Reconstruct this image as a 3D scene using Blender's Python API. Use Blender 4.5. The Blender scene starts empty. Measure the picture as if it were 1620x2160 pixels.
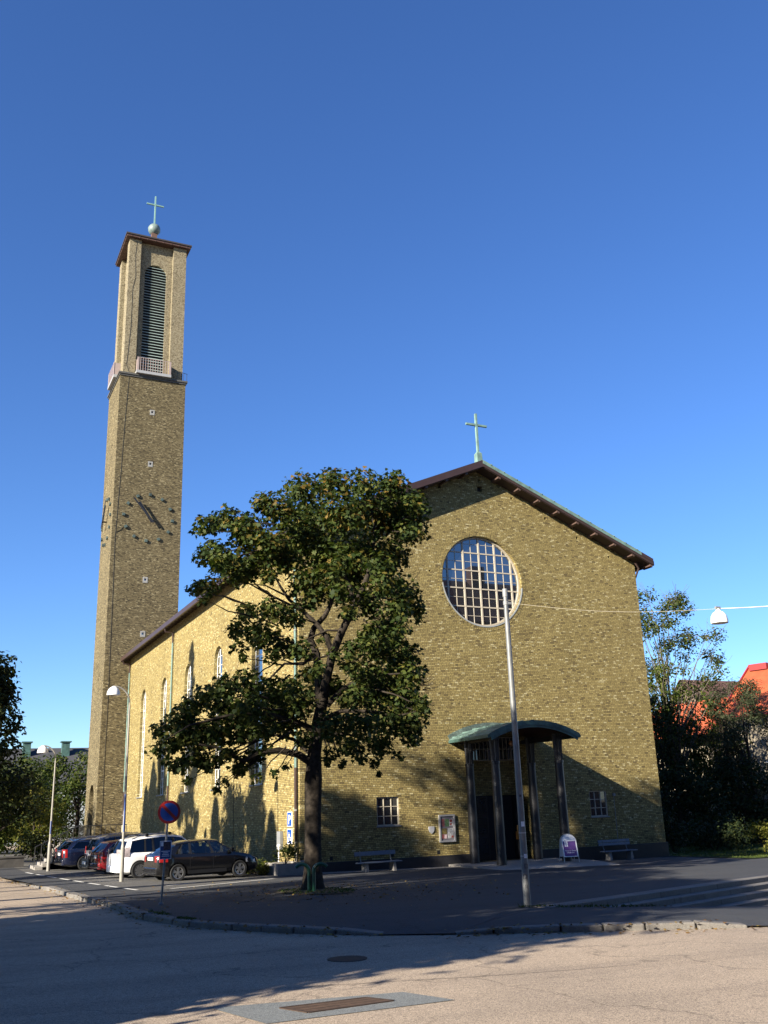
import bpy, bmesh, math, random
import numpy as np
from mathutils import Vector, Matrix
from mathutils.geometry import tessellate_polygon, delaunay_2d_cdt

# ------------------------------------------------------------------ camera, sky, sun, exposure
S = bpy.context.scene
COL = S.collection
rnd = random.Random(7)
F_PX, CX, CY, HC = 1990.0, 810.0, 1080.0, 1.7
_Z = np.array([-218., -6396., F_PX]); _Z /= np.linalg.norm(_Z)
_Y = np.array([-985., 651., F_PX]); _Y -= _Z*(_Y@_Z); _Y /= np.linalg.norm(_Y)
_X = np.cross(_Y, _Z)
if _X@np.array([4322., 470., F_PX]) < 0: _X = -_X
RC = np.stack([_X, _Y, _Z])          # world axes (church aligned) x camera axes (right, down, forward)
cd = bpy.data.cameras.new('camera'); cam = bpy.data.objects.new('camera', cd); COL.objects.link(cam)
cd.sensor_fit = 'VERTICAL'; cd.sensor_height = 36.0; cd.lens = F_PX/2160*36.0
cd.clip_start = 0.1; cd.clip_end = 5000
mw = Matrix.Identity(4)
for i in range(3):
    mw[i][0] = RC[i][0]; mw[i][1] = -RC[i][1]; mw[i][2] = -RC[i][2]
mw[0][3], mw[1][3], mw[2][3] = 0, 0, HC
cam.matrix_world = mw
S.camera = cam

SX, SZ = 2.5, 1.17
SUN = Vector((SX, 1.0, -SZ)).normalized()     # direction the light travels
W = bpy.data.worlds.new('World'); S.world = W; W.use_nodes = True
nt = W.node_tree; bg = nt.nodes['Background']
sky = nt.nodes.new('ShaderNodeTexSky'); sky.sky_type = 'NISHITA'; sky.sun_disc = False
sky.sun_elevation = math.asin(-SUN.z)
sky.sun_rotation = math.atan2(-SUN.x, -SUN.y)
sky.air_density = 1.0; sky.dust_density = 0.0; sky.ozone_density = 6.5; sky.altitude = 50
hs = nt.nodes.new('ShaderNodeHueSaturation'); hs.inputs['Saturation'].default_value = 1.08; hs.inputs['Hue'].default_value = 0.509; hs.inputs['Value'].default_value = 1.18
nt.links.new(sky.outputs[0], hs.inputs['Color']); nt.links.new(hs.outputs[0], bg.inputs[0])
bg.inputs[1].default_value = 0.055
sl = bpy.data.lights.new('sun', 'SUN'); sun = bpy.data.objects.new('sun', sl); COL.objects.link(sun)
sl.energy = 5.0; sl.angle = math.radians(0.53); sl.color = (1.0, 0.91, 0.77)
sun.rotation_euler = SUN.to_track_quat('-Z', 'Y').to_euler(); sun.location = (-60, -20, 60)
S.view_settings.view_transform = 'Standard'; S.view_settings.look = 'None'
S.view_settings.exposure = 1.68; S.view_settings.gamma = 1.0
S.render.engine = 'CYCLES'

# ------------------------------------------------------------------ helpers
ORG = {}
def V(*a): return Vector(a)
def ground(x, y):
    y = max(y, -40.0); k = 6.0
    s = -k*math.log(math.exp(-min(y, 80.)/k)+math.exp(-40./k))
    return -0.0165*max(-60., min(60., x))-0.0185*s
SD = (0.92, 0.39)
def drop(x, y):
    s = (x-12.43)*SD[0]+(y-18.86)*SD[1]-0.3
    return min(0.9, 0.062*max(0.0, s))
def road_h(x, y): return ground(x, y)-0.11-(drop(x, y) if y < 35 else 0)
def dip(x, y):
    d = math.hypot((x-8.3)*.8, (y-16.5)*.8); k = max(0.0, 1-d/1.5)
    a = (14.0, 13.5); b = (31.0, 7.9); vx, vy = b[0]-a[0], b[1]-a[1]; t = max(0, min(1, ((x-a[0])*vx+(y-a[1])*vy)/(vx*vx+vy*vy)))
    k = max(k, 1-math.hypot(x-a[0]-vx*t, y-a[1]-vy*t)/1.1)
    return 0.108*max(0.0, min(1.0, k*1.25))
def at(u, v, dist):
    """ a survey point: direction seen from the photographer's spot, at a horizontal distance in metres """
    d = RC@np.array([u-CX, v-CY, F_PX]); t = dist/math.hypot(d[0], d[1])
    return Vector((d[0]*t, d[1]*t, HC+d[2]*t))
def pxm(u, v, dist):
    return (at(u, v, dist)-V(0, 0, HC)).length/math.sqrt(F_PX**2+(u-CX)**2+(v-CY)**2)

def tag(o, label=None, cat=None, group=None, kind=None):
    if label: o['label'] = label
    if cat: o['category'] = cat
    if group: o['group'] = group
    if kind: o['kind'] = kind
    return o
def thing(name, label, cat, loc, rotz=0.0, group=None, local=False):
    o = bpy.data.objects.new(name, None); COL.objects.link(o)
    o.location = loc; o.rotation_euler = (0, 0, rotz); o.empty_display_size = 0.3
    ORG[o] = Vector((0, 0, 0)) if local else Vector(loc)
    return tag(o, label, cat, group)

class M:
    def __init__(s): s.v = []; s.f = []
    def add(s, vs, fs):
        n = len(s.v); s.v += [tuple(p) for p in vs]; s.f += [tuple(i+n for i in f) for f in fs]; return s
    def hexa(s, p):   # 8 points: bottom ring 0-3, top ring 4-7
        return s.add(p, [(0,3,2,1),(4,5,6,7),(0,1,5,4),(1,2,6,5),(2,3,7,6),(3,0,4,7)])
    def box(s, x0, y0, z0, x1, y1, z1):
        return s.hexa([(x0,y0,z0),(x1,y0,z0),(x1,y1,z0),(x0,y1,z0),(x0,y0,z1),(x1,y0,z1),(x1,y1,z1),(x0,y1,z1)])
    def rbox(s, c, size, rz=0.0, rx=0.0):
        m = Matrix.Rotation(rz, 3, 'Z')@Matrix.Rotation(rx, 3, 'X'); c = Vector(c); a, b, h = [q/2 for q in size]
        return s.hexa([c+m@V(*p) for p in [(-a,-b,-h),(a,-b,-h),(a,b,-h),(-a,b,-h),(-a,-b,h),(a,-b,h),(a,b,h),(-a,b,h)]])
    def prism(s, poly, mapf, d0, d1):  # polygon in (u,v), mapf(u,v,d)
        n = len(poly)
        vs = [mapf(u, v, d0) for u, v in poly]+[mapf(u, v, d1) for u, v in poly]
        return s.add(vs, [tuple(range(n)), tuple(range(2*n-1, n-1, -1))]+[(i, (i+1) % n, n+(i+1) % n, n+i) for i in range(n)])
    def tube(s, pts, rad, n=8, cap=True):
        pts = [Vector(p) for p in pts]
        if not hasattr(rad, '__len__'): rad = [rad]*len(pts)
        up = None; rings = []
        for i, p in enumerate(pts):
            t = (pts[min(i+1, len(pts)-1)]-pts[max(i-1, 0)]).normalized()
            if up is None: up = V(0, 0, 1) if abs(t.z) < 0.9 else V(1, 0, 0)
            a = (up-t*up.dot(t))
            if a.length < 1e-5: a = t.orthogonal()
            a.normalize(); b = t.cross(a); up = a
            rings.append([p+(a*math.cos(2*math.pi*k/n)+b*math.sin(2*math.pi*k/n))*rad[i] for k in range(n)])
        vs = [q for r in rings for q in r]; fs = []
        for i in range(len(pts)-1):
            for k in range(n):
                fs.append((i*n+k, i*n+(k+1) % n, (i+1)*n+(k+1) % n, (i+1)*n+k))
        if cap:
            fs.append(tuple(range(n-1, -1, -1))); fs.append(tuple((len(pts)-1)*n+k for k in range(n)))
        return s.add(vs, fs)
    def lathe(s, prof, c, n=24, axis='Z', cap=True, flute=0.0):
        c = Vector(c); vs = []; fs = []
        for r, z in prof:
            for k in range(n):
                a = 2*math.pi*k/n; rr = r*(1-flute*(k % 2))
                p = V(rr*math.cos(a), rr*math.sin(a), z)
                if axis == 'Y': p = V(p.x, p.z, p.y)
                elif axis == 'X': p = V(p.z, p.x, p.y)
                vs.append(c+p)
        for i in range(len(prof)-1):
            for k in range(n): fs.append((i*n+k, i*n+(k+1) % n, (i+1)*n+(k+1) % n, (i+1)*n+k))
        if cap:
            fs.append(tuple(range(n-1, -1, -1))); fs.append(tuple((len(prof)-1)*n+k for k in range(n)))
        return s.add(vs, fs)
    def build(s, name, mat, parent=None, org=None, smooth=False, bevel=0.0, fix=True):
        if parent is not None: o0 = ORG[parent]
        elif org is not None: o0 = Vector(org)
        else:
            xs = np.array(s.v); o0 = Vector(((xs[:,0].min()+xs[:,0].max())/2, (xs[:,1].min()+xs[:,1].max())/2, xs[:,2].min()))
        me = bpy.data.meshes.new(name)
        me.from_pydata([(p[0]-o0.x, p[1]-o0.y, p[2]-o0.z) for p in s.v], [], s.f)
        if fix:
            bm = bmesh.new(); bm.from_mesh(me); bmesh.ops.recalc_face_normals(bm, faces=bm.faces); bm.to_mesh(me); bm.free()
        if smooth: me.polygons.foreach_set('use_smooth', [True]*len(me.polygons))
        me.update()
        if mat: me.materials.append(mat)
        o = bpy.data.objects.new(name, me); COL.objects.link(o)
        if parent is not None: o.parent = parent
        else: o.location = o0
        ORG[o] = o0
        if bevel:
            b = o.modifiers.new('bevel', 'BEVEL'); b.width = bevel; b.segments = 2; b.limit_method = 'ANGLE'
        if smooth:
            try:
                e = o.modifiers.new('es', 'EDGE_SPLIT'); e.split_angle = math.radians(40)
            except Exception: pass
        return o
def copy_tree(o, parent=None):
    c = o.copy(); COL.objects.link(c); c.parent = parent
    for ch in list(o.children): copy_tree(ch, c)
    return c

# ------------------------------------------------------------------ materials
MATS = {}
KA = 0.62   # the picture is exposed bright, so surfaces sit towards the dark end of their real range
def sc(c):
    return tuple(x*KA for x in c) if max(c) < .45 else tuple(x*(KA+(1-KA)*min(1, (max(c)-.45)/.25)) for x in c)
def newmat(name):
    m = bpy.data.materials.new(name); m.use_nodes = True; n = m.node_tree
    p = n.nodes['Principled BSDF']; return m, n, p
def pos_node(n):
    g = n.nodes.new('ShaderNodeNewGeometry'); return g.outputs['Position']
def noise(n, vec, scale, detail=4, rough=0.6):
    t = n.nodes.new('ShaderNodeTexNoise'); t.inputs['Scale'].default_value = scale
    t.inputs['Detail'].default_value = detail; t.inputs['Roughness'].default_value = rough
    n.links.new(vec, t.inputs['Vector']); return t.outputs['Fac']
def ramp(n, fac, stops, interp='LINEAR'):
    r = n.nodes.new('ShaderNodeValToRGB'); r.color_ramp.interpolation = interp
    e = r.color_ramp.elements
    while len(e) < len(stops): e.new(0.5)
    for i, (p, c) in enumerate(stops):
        e[i].position = p; e[i].color = (c[0], c[1], c[2], 1)
    n.links.new(fac, r.inputs[0]); return r.outputs[0]
def mixc(n, fac, a, b, mode='MIX'):
    x = n.nodes.new('ShaderNodeMix'); x.data_type = 'RGBA'; x.blend_type = mode
    if isinstance(fac, float): x.inputs[0].default_value = fac
    else: n.links.new(fac, x.inputs[0])
    for i, c in ((6, a), (7, b)):
        if isinstance(c, tuple): x.inputs[i].default_value = (c[0], c[1], c[2], 1)
        else: n.links.new(c, x.inputs[i])
    return x.outputs[2]
def math2(n, op, a, b):
    x = n.nodes.new('ShaderNodeMath'); x.operation = op
    for i, c in ((0, a), (1, b)):
        if isinstance(c, (int, float)): x.inputs[i].default_value = c
        else: n.links.new(c, x.inputs[i])
    return x.outputs[0]
def bump(n, p, h, strength, dist):
    b = n.nodes.new('ShaderNodeBump'); b.inputs['Strength'].default_value = strength; b.inputs['Distance'].default_value = dist
    n.links.new(h, b.inputs['Height']); n.links.new(b.outputs[0], p.inputs['Normal'])
def plain(name, col, rough=0.5, var=0.15, scale=6.0, metal=0.0, bmp=0.0, spec=0.5, coat=0.0):
    if name in MATS: return MATS[name]
    m, n, p = newmat(name); col = sc(col)
    tc = n.nodes.new('ShaderNodeTexCoord').outputs['Object']
    f = noise(n, tc, scale, 5, 0.65)
    lo = tuple(c*(1-var) for c in col); hi = tuple(min(1, c*(1+var)) for c in col)
    n.links.new(ramp(n, f, [(0.3, lo), (0.7, hi)]), p.inputs['Base Color'])
    p.inputs['Roughness'].default_value = rough; p.inputs['Metallic'].default_value = metal
    p.inputs['Specular IOR Level'].default_value = spec
    if coat: p.inputs['Coat Weight'].default_value = coat; p.inputs['Coat Roughness'].default_value = 0.04
    if bmp: bump(n, p, noise(n, tc, scale*6, 3, 0.6), bmp, 0.01)
    MATS[name] = m; return m
def brick_mat(name, bw, rh, pal, mort, bstr=0.7, msize=0.006, dirt=0.35):
    m, n, p = newmat(name); pos = pos_node(n); K2 = lambda c: tuple(x*KA for x in c); pal = [(q, K2(c)) for q, c in pal]; mort = K2(mort)
    sp = n.nodes.new('ShaderNodeSeparateXYZ'); n.links.new(pos, sp.inputs[0])
    u = math2(n, 'ADD', sp.outputs[0], sp.outputs[1])
    cb = n.nodes.new('ShaderNodeCombineXYZ'); n.links.new(u, cb.inputs[0]); n.links.new(sp.outputs[2], cb.inputs[1])
    wob = n.nodes.new('ShaderNodeTexNoise'); wob.inputs['Scale'].default_value = 5.0; n.links.new(pos, wob.inputs['Vector'])
    wv = n.nodes.new('ShaderNodeVectorMath'); wv.operation = 'SCALE'; wv.inputs['Scale'].default_value = 0.012
    n.links.new(wob.outputs['Color'], wv.inputs[0])
    ad = n.nodes.new('ShaderNodeVectorMath'); ad.operation = 'ADD'; n.links.new(cb.outputs[0], ad.inputs[0]); n.links.new(wv.outputs[0], ad.inputs[1])
    br = n.nodes.new('ShaderNodeTexBrick'); n.links.new(ad.outputs[0], br.inputs['Vector'])
    br.inputs['Scale'].default_value = 1.0; br.inputs['Brick Width'].default_value = bw; br.inputs['Row Height'].default_value = rh
    br.inputs['Mortar Size'].default_value = msize; br.inputs['Mortar Smooth'].default_value = 0.3; br.inputs['Bias'].default_value = 0.0
    br.offset = 0.5; br.offset_frequency = 2; br.squash = 0.62; br.squash_frequency = 3
    br.inputs['Color1'].default_value = (0, 0, 0, 1); br.inputs['Color2'].default_value = (1, 1, 1, 1); br.inputs['Mortar'].default_value = (0.5, 0.5, 0.5, 1)
    bwn = n.nodes.new('ShaderNodeRGBToBW'); n.links.new(br.outputs['Color'], bwn.inputs[0])
    c = ramp(n, bwn.outputs[0], pal)
    fine = noise(n, pos, 28.0, 4, 0.7)
    c = mixc(n, 0.55, c, ramp(n, fine, [(0.3, (0.45, 0.45, 0.45)), (0.65, (1.3, 1.3, 1.3))]), 'MULTIPLY')
    big = noise(n, pos, 0.45, 5, 0.65)
    c = mixc(n, dirt, c, ramp(n, big, [(0.3, (0.55, 0.55, 0.52)), (0.7, (1.2, 1.2, 1.2))]), 'MULTIPLY')
    mc = mixc(n, 0.5, mort, ramp(n, fine, [(0.3, (0.5, 0.5, 0.5)), (0.7, (1.3, 1.3, 1.3))]), 'MULTIPLY')
    c = mixc(n, br.outputs['Fac'], c, mc)
    n.links.new(c, p.inputs['Base Color']); p.inputs['Roughness'].default_value = 0.9; p.inputs['Specular IOR Level'].default_value = 0.2
    h = math2(n, 'SUBTRACT', math2(n, 'MULTIPLY', bwn.outputs[0], 0.35), math2(n, 'MULTIPLY', br.outputs['Fac'], 1.0))
    h = math2(n, 'ADD', h, math2(n, 'MULTIPLY', noise(n, pos, 16.0, 4, 0.7), 0.4))
    bump(n, p, h, bstr, 0.012)
    MATS[name] = m; return m
PAL = [(0.0, (0.18, 0.138, 0.060)), (0.05, (0.255, 0.192, 0.080)), (0.12, (0.345, 0.266, 0.102)), (0.5, (0.42, 0.328, 0.122)), (0.86, (0.49, 0.39, 0.152)), (0.94, (0.63, 0.53, 0.25)), (1.0, (0.69, 0.60, 0.32))]
BRICK = brick_mat('yellow_brick', 0.205, 0.0765, PAL, (0.075, 0.06, 0.035), bstr=0.35, msize=0.009)
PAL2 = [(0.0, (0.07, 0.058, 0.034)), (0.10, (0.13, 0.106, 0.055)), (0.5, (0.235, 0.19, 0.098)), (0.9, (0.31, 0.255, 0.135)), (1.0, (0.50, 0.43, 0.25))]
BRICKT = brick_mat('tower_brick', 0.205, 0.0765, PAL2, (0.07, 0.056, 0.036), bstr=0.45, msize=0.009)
BRICKB = brick_mat('belfry_brick', 0.125, 0.0765, [(0.0, (0.13, 0.11, 0.07)), (0.2, (0.28, 0.235, 0.145)), (0.5, (0.385, 0.33, 0.21)), (1.0, (0.50, 0.44, 0.29))], (0.17, 0.14, 0.09), bstr=0.6, dirt=0.2)

def ground_mat(name, a, b, scale=130.0, rough=0.85, patch=0.4, cracks=False, spec=0.35):
    m, n, p = newmat(name); pos = pos_node(n); a = tuple(x*KA for x in a); b = tuple(x*KA for x in b)
    vt = n.nodes.new('ShaderNodeTexVoronoi'); vt.inputs['Scale'].default_value = scale; n.links.new(pos, vt.inputs['Vector'])
    bwn = n.nodes.new('ShaderNodeRGBToBW'); n.links.new(vt.outputs['Color'], bwn.inputs[0])
    mid = tuple((x+y)/2 for x, y in zip(a, b))
    c = ramp(n, bwn.outputs[0], [(0.05, a), (0.5, mid), (0.95, b)])
    c = mixc(n, 0.5, c, ramp(n, noise(n, pos, 14.0, 6, 0.75), [(0.3, (0.7, 0.7, 0.7)), (0.7, (1.25, 1.25, 1.25))]), 'MULTIPLY')
    c = mixc(n, patch, c, ramp(n, noise(n, pos, 0.35, 6, 0.62), [(0.3, (0.62, 0.63, 0.66)), (0.5, (1, 1, 1)), (0.72, (1.22, 1.2, 1.17))]), 'MULTIPLY')
    mpn = n.nodes.new('ShaderNodeMapping'); mpn.inputs['Rotation'].default_value = (0, 0, .35); mpn.inputs['Scale'].default_value = (.12, 1.1, 1); n.links.new(pos, mpn.inputs[0])
    c = mixc(n, .55, c, ramp(n, noise(n, mpn.outputs[0], 1.0, 4, .55), [(0.32, (0.72, 0.72, 0.73)), (0.5, (1, 1, 1)), (0.7, (1.12, 1.11, 1.1))]), 'MULTIPLY')
    c = mixc(n, .7, c, ramp(n, noise(n, pos, 1.7, 3, .5), [(0.0, (0.5, 0.5, 0.5)), (0.27, (0.62, 0.62, 0.62)), (0.33, (1, 1, 1))]), 'MULTIPLY')
    if cracks:
        v2 = n.nodes.new('ShaderNodeTexVoronoi'); v2.feature = 'DISTANCE_TO_EDGE'; v2.inputs['Scale'].default_value = 0.22
        wn = n.nodes.new('ShaderNodeTexNoise'); wn.inputs['Scale'].default_value = 0.9; wn.inputs['Detail'].default_value = 6; n.links.new(pos, wn.inputs['Vector'])
        mx = n.nodes.new('ShaderNodeVectorMath'); mx.operation = 'SCALE'; mx.inputs['Scale'].default_value = 1.6; n.links.new(wn.outputs['Color'], mx.inputs[0])
        ax = n.nodes.new('ShaderNodeVectorMath'); ax.operation = 'ADD'; n.links.new(pos, ax.inputs[0]); n.links.new(mx.outputs[0], ax.inputs[1]); n.links.new(ax.outputs[0], v2.inputs['Vector'])
        ck = ramp(n, v2.outputs['Distance'], [(0.0, (0.45, 0.45, 0.45)), (0.006, (1, 1, 1))])
        c = mixc(n, 0.8, c, ck, 'MULTIPLY')
    n.links.new(c, p.inputs['Base Color']); p.inputs['Roughness'].default_value = rough; p.inputs['Specular IOR Level'].default_value = spec
    bump(n, p, vt.outputs['Distance'], 0.5, 0.006)
    MATS[name] = m; return m
ROAD = ground_mat('pink_asphalt', (0.18, 0.138, 0.102), (0.79, 0.635, 0.465), 95, cracks=True)
PAVE = ground_mat('grey_asphalt', (0.030, 0.032, 0.036), (0.098, 0.102, 0.108), 120, cracks=True)
PARK = ground_mat('parking_asphalt', (0.075, 0.072, 0.066), (0.21, 0.20, 0.18), 120, cracks=True)
PATCH = ground_mat('patch_asphalt', (0.11, 0.12, 0.12), (0.34, 0.36, 0.35), 100, patch=0.2)
GRANITE = ground_mat('granite', (0.13, 0.12, 0.105), (0.36, 0.33, 0.29), 160, patch=0.6, rough=0.75)
PAVING = ground_mat('pale_paving', (0.26, 0.24, 0.21), (0.52, 0.48, 0.42), 150, patch=0.5)
SOIL = ground_mat('soil', (0.04, 0.03, 0.018), (0.15, 0.115, 0.065), 60)
def leaf_mat(name, stops, trans=0.30, rough=0.6, autumn=None):
    m, n, p = newmat(name); g = n.nodes.new('ShaderNodeNewGeometry')
    c = ramp(n, g.outputs['Random Per Island'], [(q, tuple(x*KA*1.05 for x in cc)) for q, cc in stops])
    if autumn:
        zc, col, amt = autumn
        f = noise(n, g.outputs['Position'], 0.55, 3, 0.6)
        sp = n.nodes.new('ShaderNodeSeparateXYZ'); n.links.new(g.outputs['Position'], sp.inputs[0])
        hh = math2(n, 'MULTIPLY', math2(n, 'SUBTRACT', sp.outputs[2], zc), 0.12)
        hh.node.use_clamp = True
        k = math2(n, 'MULTIPLY', math2(n, 'GREATER_THAN', math2(n, 'ADD', math2(n, 'MULTIPLY', g.outputs['Random Per Island'], 0.35), f), 0.80), hh)
        c = mixc(n, math2(n, 'MULTIPLY', k, amt), c, tuple(x*KA for x in col))
    n.links.new(c, p.inputs['Base Color']); p.inputs['Roughness'].default_value = rough; p.inputs['Specular IOR Level'].default_value = 0.12
    tr = n.nodes.new('ShaderNodeBsdfTranslucent'); n.links.new(mixc(n, 1.0, c, (1.5, 1.7, 0.8), 'MULTIPLY'), tr.inputs[0])
    mx = n.nodes.new('ShaderNodeMixShader'); mx.inputs[0].default_value = trans
    n.links.new(p.outputs[0], mx.inputs[1]); n.links.new(tr.outputs[0], mx.inputs[2])
    n.links.new(mx.outputs[0], n.nodes['Material Output'].inputs[0]); MATS[name] = m; return m
MAPLE = leaf_mat('maple_leaves', [(0, (0.025, 0.045, 0.012)), (0.5, (0.055, 0.080, 0.018)), (0.9, (0.10, 0.115, 0.025)), (1, (0.17, 0.14, 0.03))], 0.22, autumn=(6.0, (0.30, 0.13, 0.025), 0.6))
GREEN = leaf_mat('green_leaves', [(0, (0.03, 0.055, 0.012)), (0.6, (0.075, 0.105, 0.022)), (1, (0.13, 0.14, 0.03))], 0.28)
YGREEN = leaf_mat('yellow_green_leaves', [(0, (0.07, 0.09, 0.015)), (0.6, (0.13, 0.13, 0.022)), (1, (0.20, 0.17, 0.03))], 0.3)
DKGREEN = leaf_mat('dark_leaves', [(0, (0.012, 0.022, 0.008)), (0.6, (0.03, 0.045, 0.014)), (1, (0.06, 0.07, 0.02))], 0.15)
IVY = leaf_mat('ivy_leaves', [(0, (0.08, 0.12, 0.025)), (0.6, (0.17, 0.22, 0.045)), (1, (0.25, 0.28, 0.08))], 0.25)
PINE = leaf_mat('pine_needles', [(0, (0.03, 0.045, 0.02)), (1, (0.08, 0.09, 0.045))], 0.1)
REDL = leaf_mat('red_leaves', [(0, (0.16, 0.05, 0.03)), (1, (0.32, 0.12, 0.06))], 0.3)
GRASS = leaf_mat('grass_blades', [(0, (0.035, 0.06, 0.012)), (1, (0.10, 0.13, 0.03))], 0.2)
BARK = plain('bark', (0.055, 0.045, 0.035), 0.95, 0.6, 9.0, bmp=0.8, spec=0.1)
BARKP = plain('pale_bark', (0.17, 0.15, 0.12), 0.9, 0.4, 9.0, bmp=0.5, spec=0.1)
BROWN = plain('brown_sheet_metal', (0.062, 0.035, 0.028), 0.42, 0.12, 2.0)
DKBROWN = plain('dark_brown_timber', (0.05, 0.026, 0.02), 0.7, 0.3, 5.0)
RAFTER = plain('rafter_timber', (0.11, 0.062, 0.046), 0.7, 0.2, 5.0)
COPPER = plain('verdigris_copper', (0.19, 0.31, 0.265), 0.6, 0.35, 2.6, bmp=0.2)
COPPERD = plain('dark_copper', (0.07, 0.145, 0.125), 0.5, 0.45, 3.0)
WHITEP = plain('white_paint', (0.74, 0.73, 0.68), 0.45, 0.06, 4.0)
CREAM = plain('cream_paint', (0.52, 0.46, 0.35), 0.5, 0.08, 4.0)
GREYP = plain('grey_paint', (0.30, 0.31, 0.31), 0.5, 0.12, 3.0)
POLE = plain('galvanised_pole', (0.25, 0.26, 0.26), 0.5, 0.2, 5.0, metal=0.3)
LAMPP = plain('lamp_post_paint', (0.36, 0.34, 0.29), 0.5, 0.15, 4.0)
BLACKM = plain('black_metal', (0.02, 0.02, 0.022), 0.45, 0.2, 4.0)
COLUMNM = plain('bronze_column', (0.026, 0.026, 0.029), 0.42, 0.25, 3.0, metal=0.1)
PLINTH = plain('black_granite', (0.022, 0.022, 0.026), 0.45, 0.35, 7.0)
CONC = plain('concrete', (0.33, 0.31, 0.28), 0.9, 0.2, 5.0, bmp=0.3)
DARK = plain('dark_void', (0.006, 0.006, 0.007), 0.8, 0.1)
BLUEGREY = plain('blue_grey_timber', (0.17, 0.21, 0.27), 0.5, 0.15, 8.0)
TYRE = plain('tyre_rubber', (0.012, 0.012, 0.012), 0.8, 0.2)
RIM = plain('alloy_rim', (0.50, 0.50, 0.50), 0.3, 0.06, metal=0.8)
CHROME = plain('chrome_trim', (0.6, 0.6, 0.6), 0.18, 0.03, metal=1.0)
TRIM = plain('black_trim', (0.012, 0.012, 0.013), 0.5, 0.2)
REDLENS = plain('red_lens', (0.30, 0.012, 0.012), 0.15, 0.15, coat=0.5)
CLEARLENS = plain('clear_lens', (0.55, 0.55, 0.55), 0.12, 0.15, coat=0.5)
PLATE = plain('number_plate', (0.6, 0.6, 0.6), 0.4, 0.05)
SIGNBLUE = plain('sign_blue', (0.010, 0.085, 0.42), 0.4, 0.08)
SIGNRED = plain('sign_red', (0.42, 0.02, 0.018), 0.4, 0.1)
SIGNWHITE = plain('sign_white', (0.8, 0.8, 0.8), 0.4, 0.04)
PURPLE = plain('purple_print', (0.13, 0.06, 0.27), 0.45, 0.06)
GREENP = plain('green_paint', (0.012, 0.10, 0.045), 0.4, 0.2)
BRASS = plain('brass', (0.55, 0.30, 0.10), 0.3, 0.1, metal=0.9)
LINEW = plain('road_paint', (0.62, 0.61, 0.57), 0.7, 0.25, 9.0)
RUST = plain('rusty_iron', (0.075, 0.045, 0.03), 0.75, 0.4, 12.0, metal=0.3)
def glass_mat(name, tint, refl, tcol):
    m, n, p = newmat(name)
    p.inputs['Base Color'].default_value = (*tint, 1); p.inputs['Roughness'].default_value = 0.08
    gl = n.nodes.new('ShaderNodeBsdfGlossy'); gl.inputs['Roughness'].default_value = 0.015; gl.inputs[0].default_value = (0.9, 0.95, 1, 1)
    lw = n.nodes.new('ShaderNodeLayerWeight'); lw.inputs[0].default_value = 0.35
    fac = math2(n, 'ADD', math2(n, 'MULTIPLY', lw.outputs['Fresnel'], 0.75), refl); fac.node.use_clamp = True
    base = p.outputs[0]
    if tcol is not None:
        tb = n.nodes.new('ShaderNodeBsdfTransparent'); tb.inputs[0].default_value = (*tcol, 1); base = tb.outputs[0]
    mx = n.nodes.new('ShaderNodeMixShader'); n.links.new(fac, mx.inputs[0]); n.links.new(base, mx.inputs[1]); n.links.new(gl.outputs[0], mx.inputs[2])
    n.links.new(mx.outputs[0], n.nodes['Material Output'].inputs[0]); MATS[name] = m; return m
WGLASS = glass_mat('window_glass', (0.012, 0.014, 0.016), 0.20, None)
AGLASS = glass_mat('church_glass', (0.03, 0.035, 0.04), 0.30, None)
CGLASS = glass_mat('clear_car_glass', (0.1, 0.1, 0.1), 0.02, (0.62, 0.66, 0.64))
TGLASS = glass_mat('tinted_car_glass', (0.1, 0.1, 0.1), 0.03, (0.06, 0.065, 0.07))
def tile_mat(name, col, sc=3.2):
    m, n, p = newmat(name); tc = n.nodes.new('ShaderNodeTexCoord').outputs['UV']
    pos = pos_node(n); col = tuple(x*KA*1.1 for x in col)
    w = n.nodes.new('ShaderNodeTexWave'); w.wave_type = 'BANDS'; w.bands_direction = 'Z'; w.inputs['Scale'].default_value = sc; w.inputs['Distortion'].default_value = 0.4; n.links.new(pos, w.inputs['Vector'])
    w2 = n.nodes.new('ShaderNodeTexWave'); w2.wave_type = 'BANDS'; w2.bands_direction = 'DIAGONAL'; w2.inputs['Scale'].default_value = sc*0.8; n.links.new(pos, w2.inputs['Vector'])
    f = noise(n, pos, 1.2, 6, 0.7)
    c = ramp(n, f, [(0.3, tuple(x*0.75 for x in col)), (0.7, tuple(min(1, x*1.2) for x in col))])
    c = mixc(n, 0.6, c, ramp(n, w.outputs['Fac'], [(0.0, (0.45, 0.45, 0.45)), (0.35, (1.1, 1.1, 1.1))]), 'MULTIPLY')
    n.links.new(c, p.inputs['Base Color']); p.inputs['Roughness'].default_value = 0.75
    bump(n, p, math2(n, 'ADD', w.outputs['Fac'], w2.outputs['Fac']), 0.5, 0.03)
    MATS[name] = m; return m
TILER = tile_mat('orange_red_tiles', (0.50, 0.10, 0.03)); TILEB = tile_mat('brown_tiles', (0.15, 0.075, 0.055)); SLATE = tile_mat('dark_slate', (0.06, 0.06, 0.065))

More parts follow.
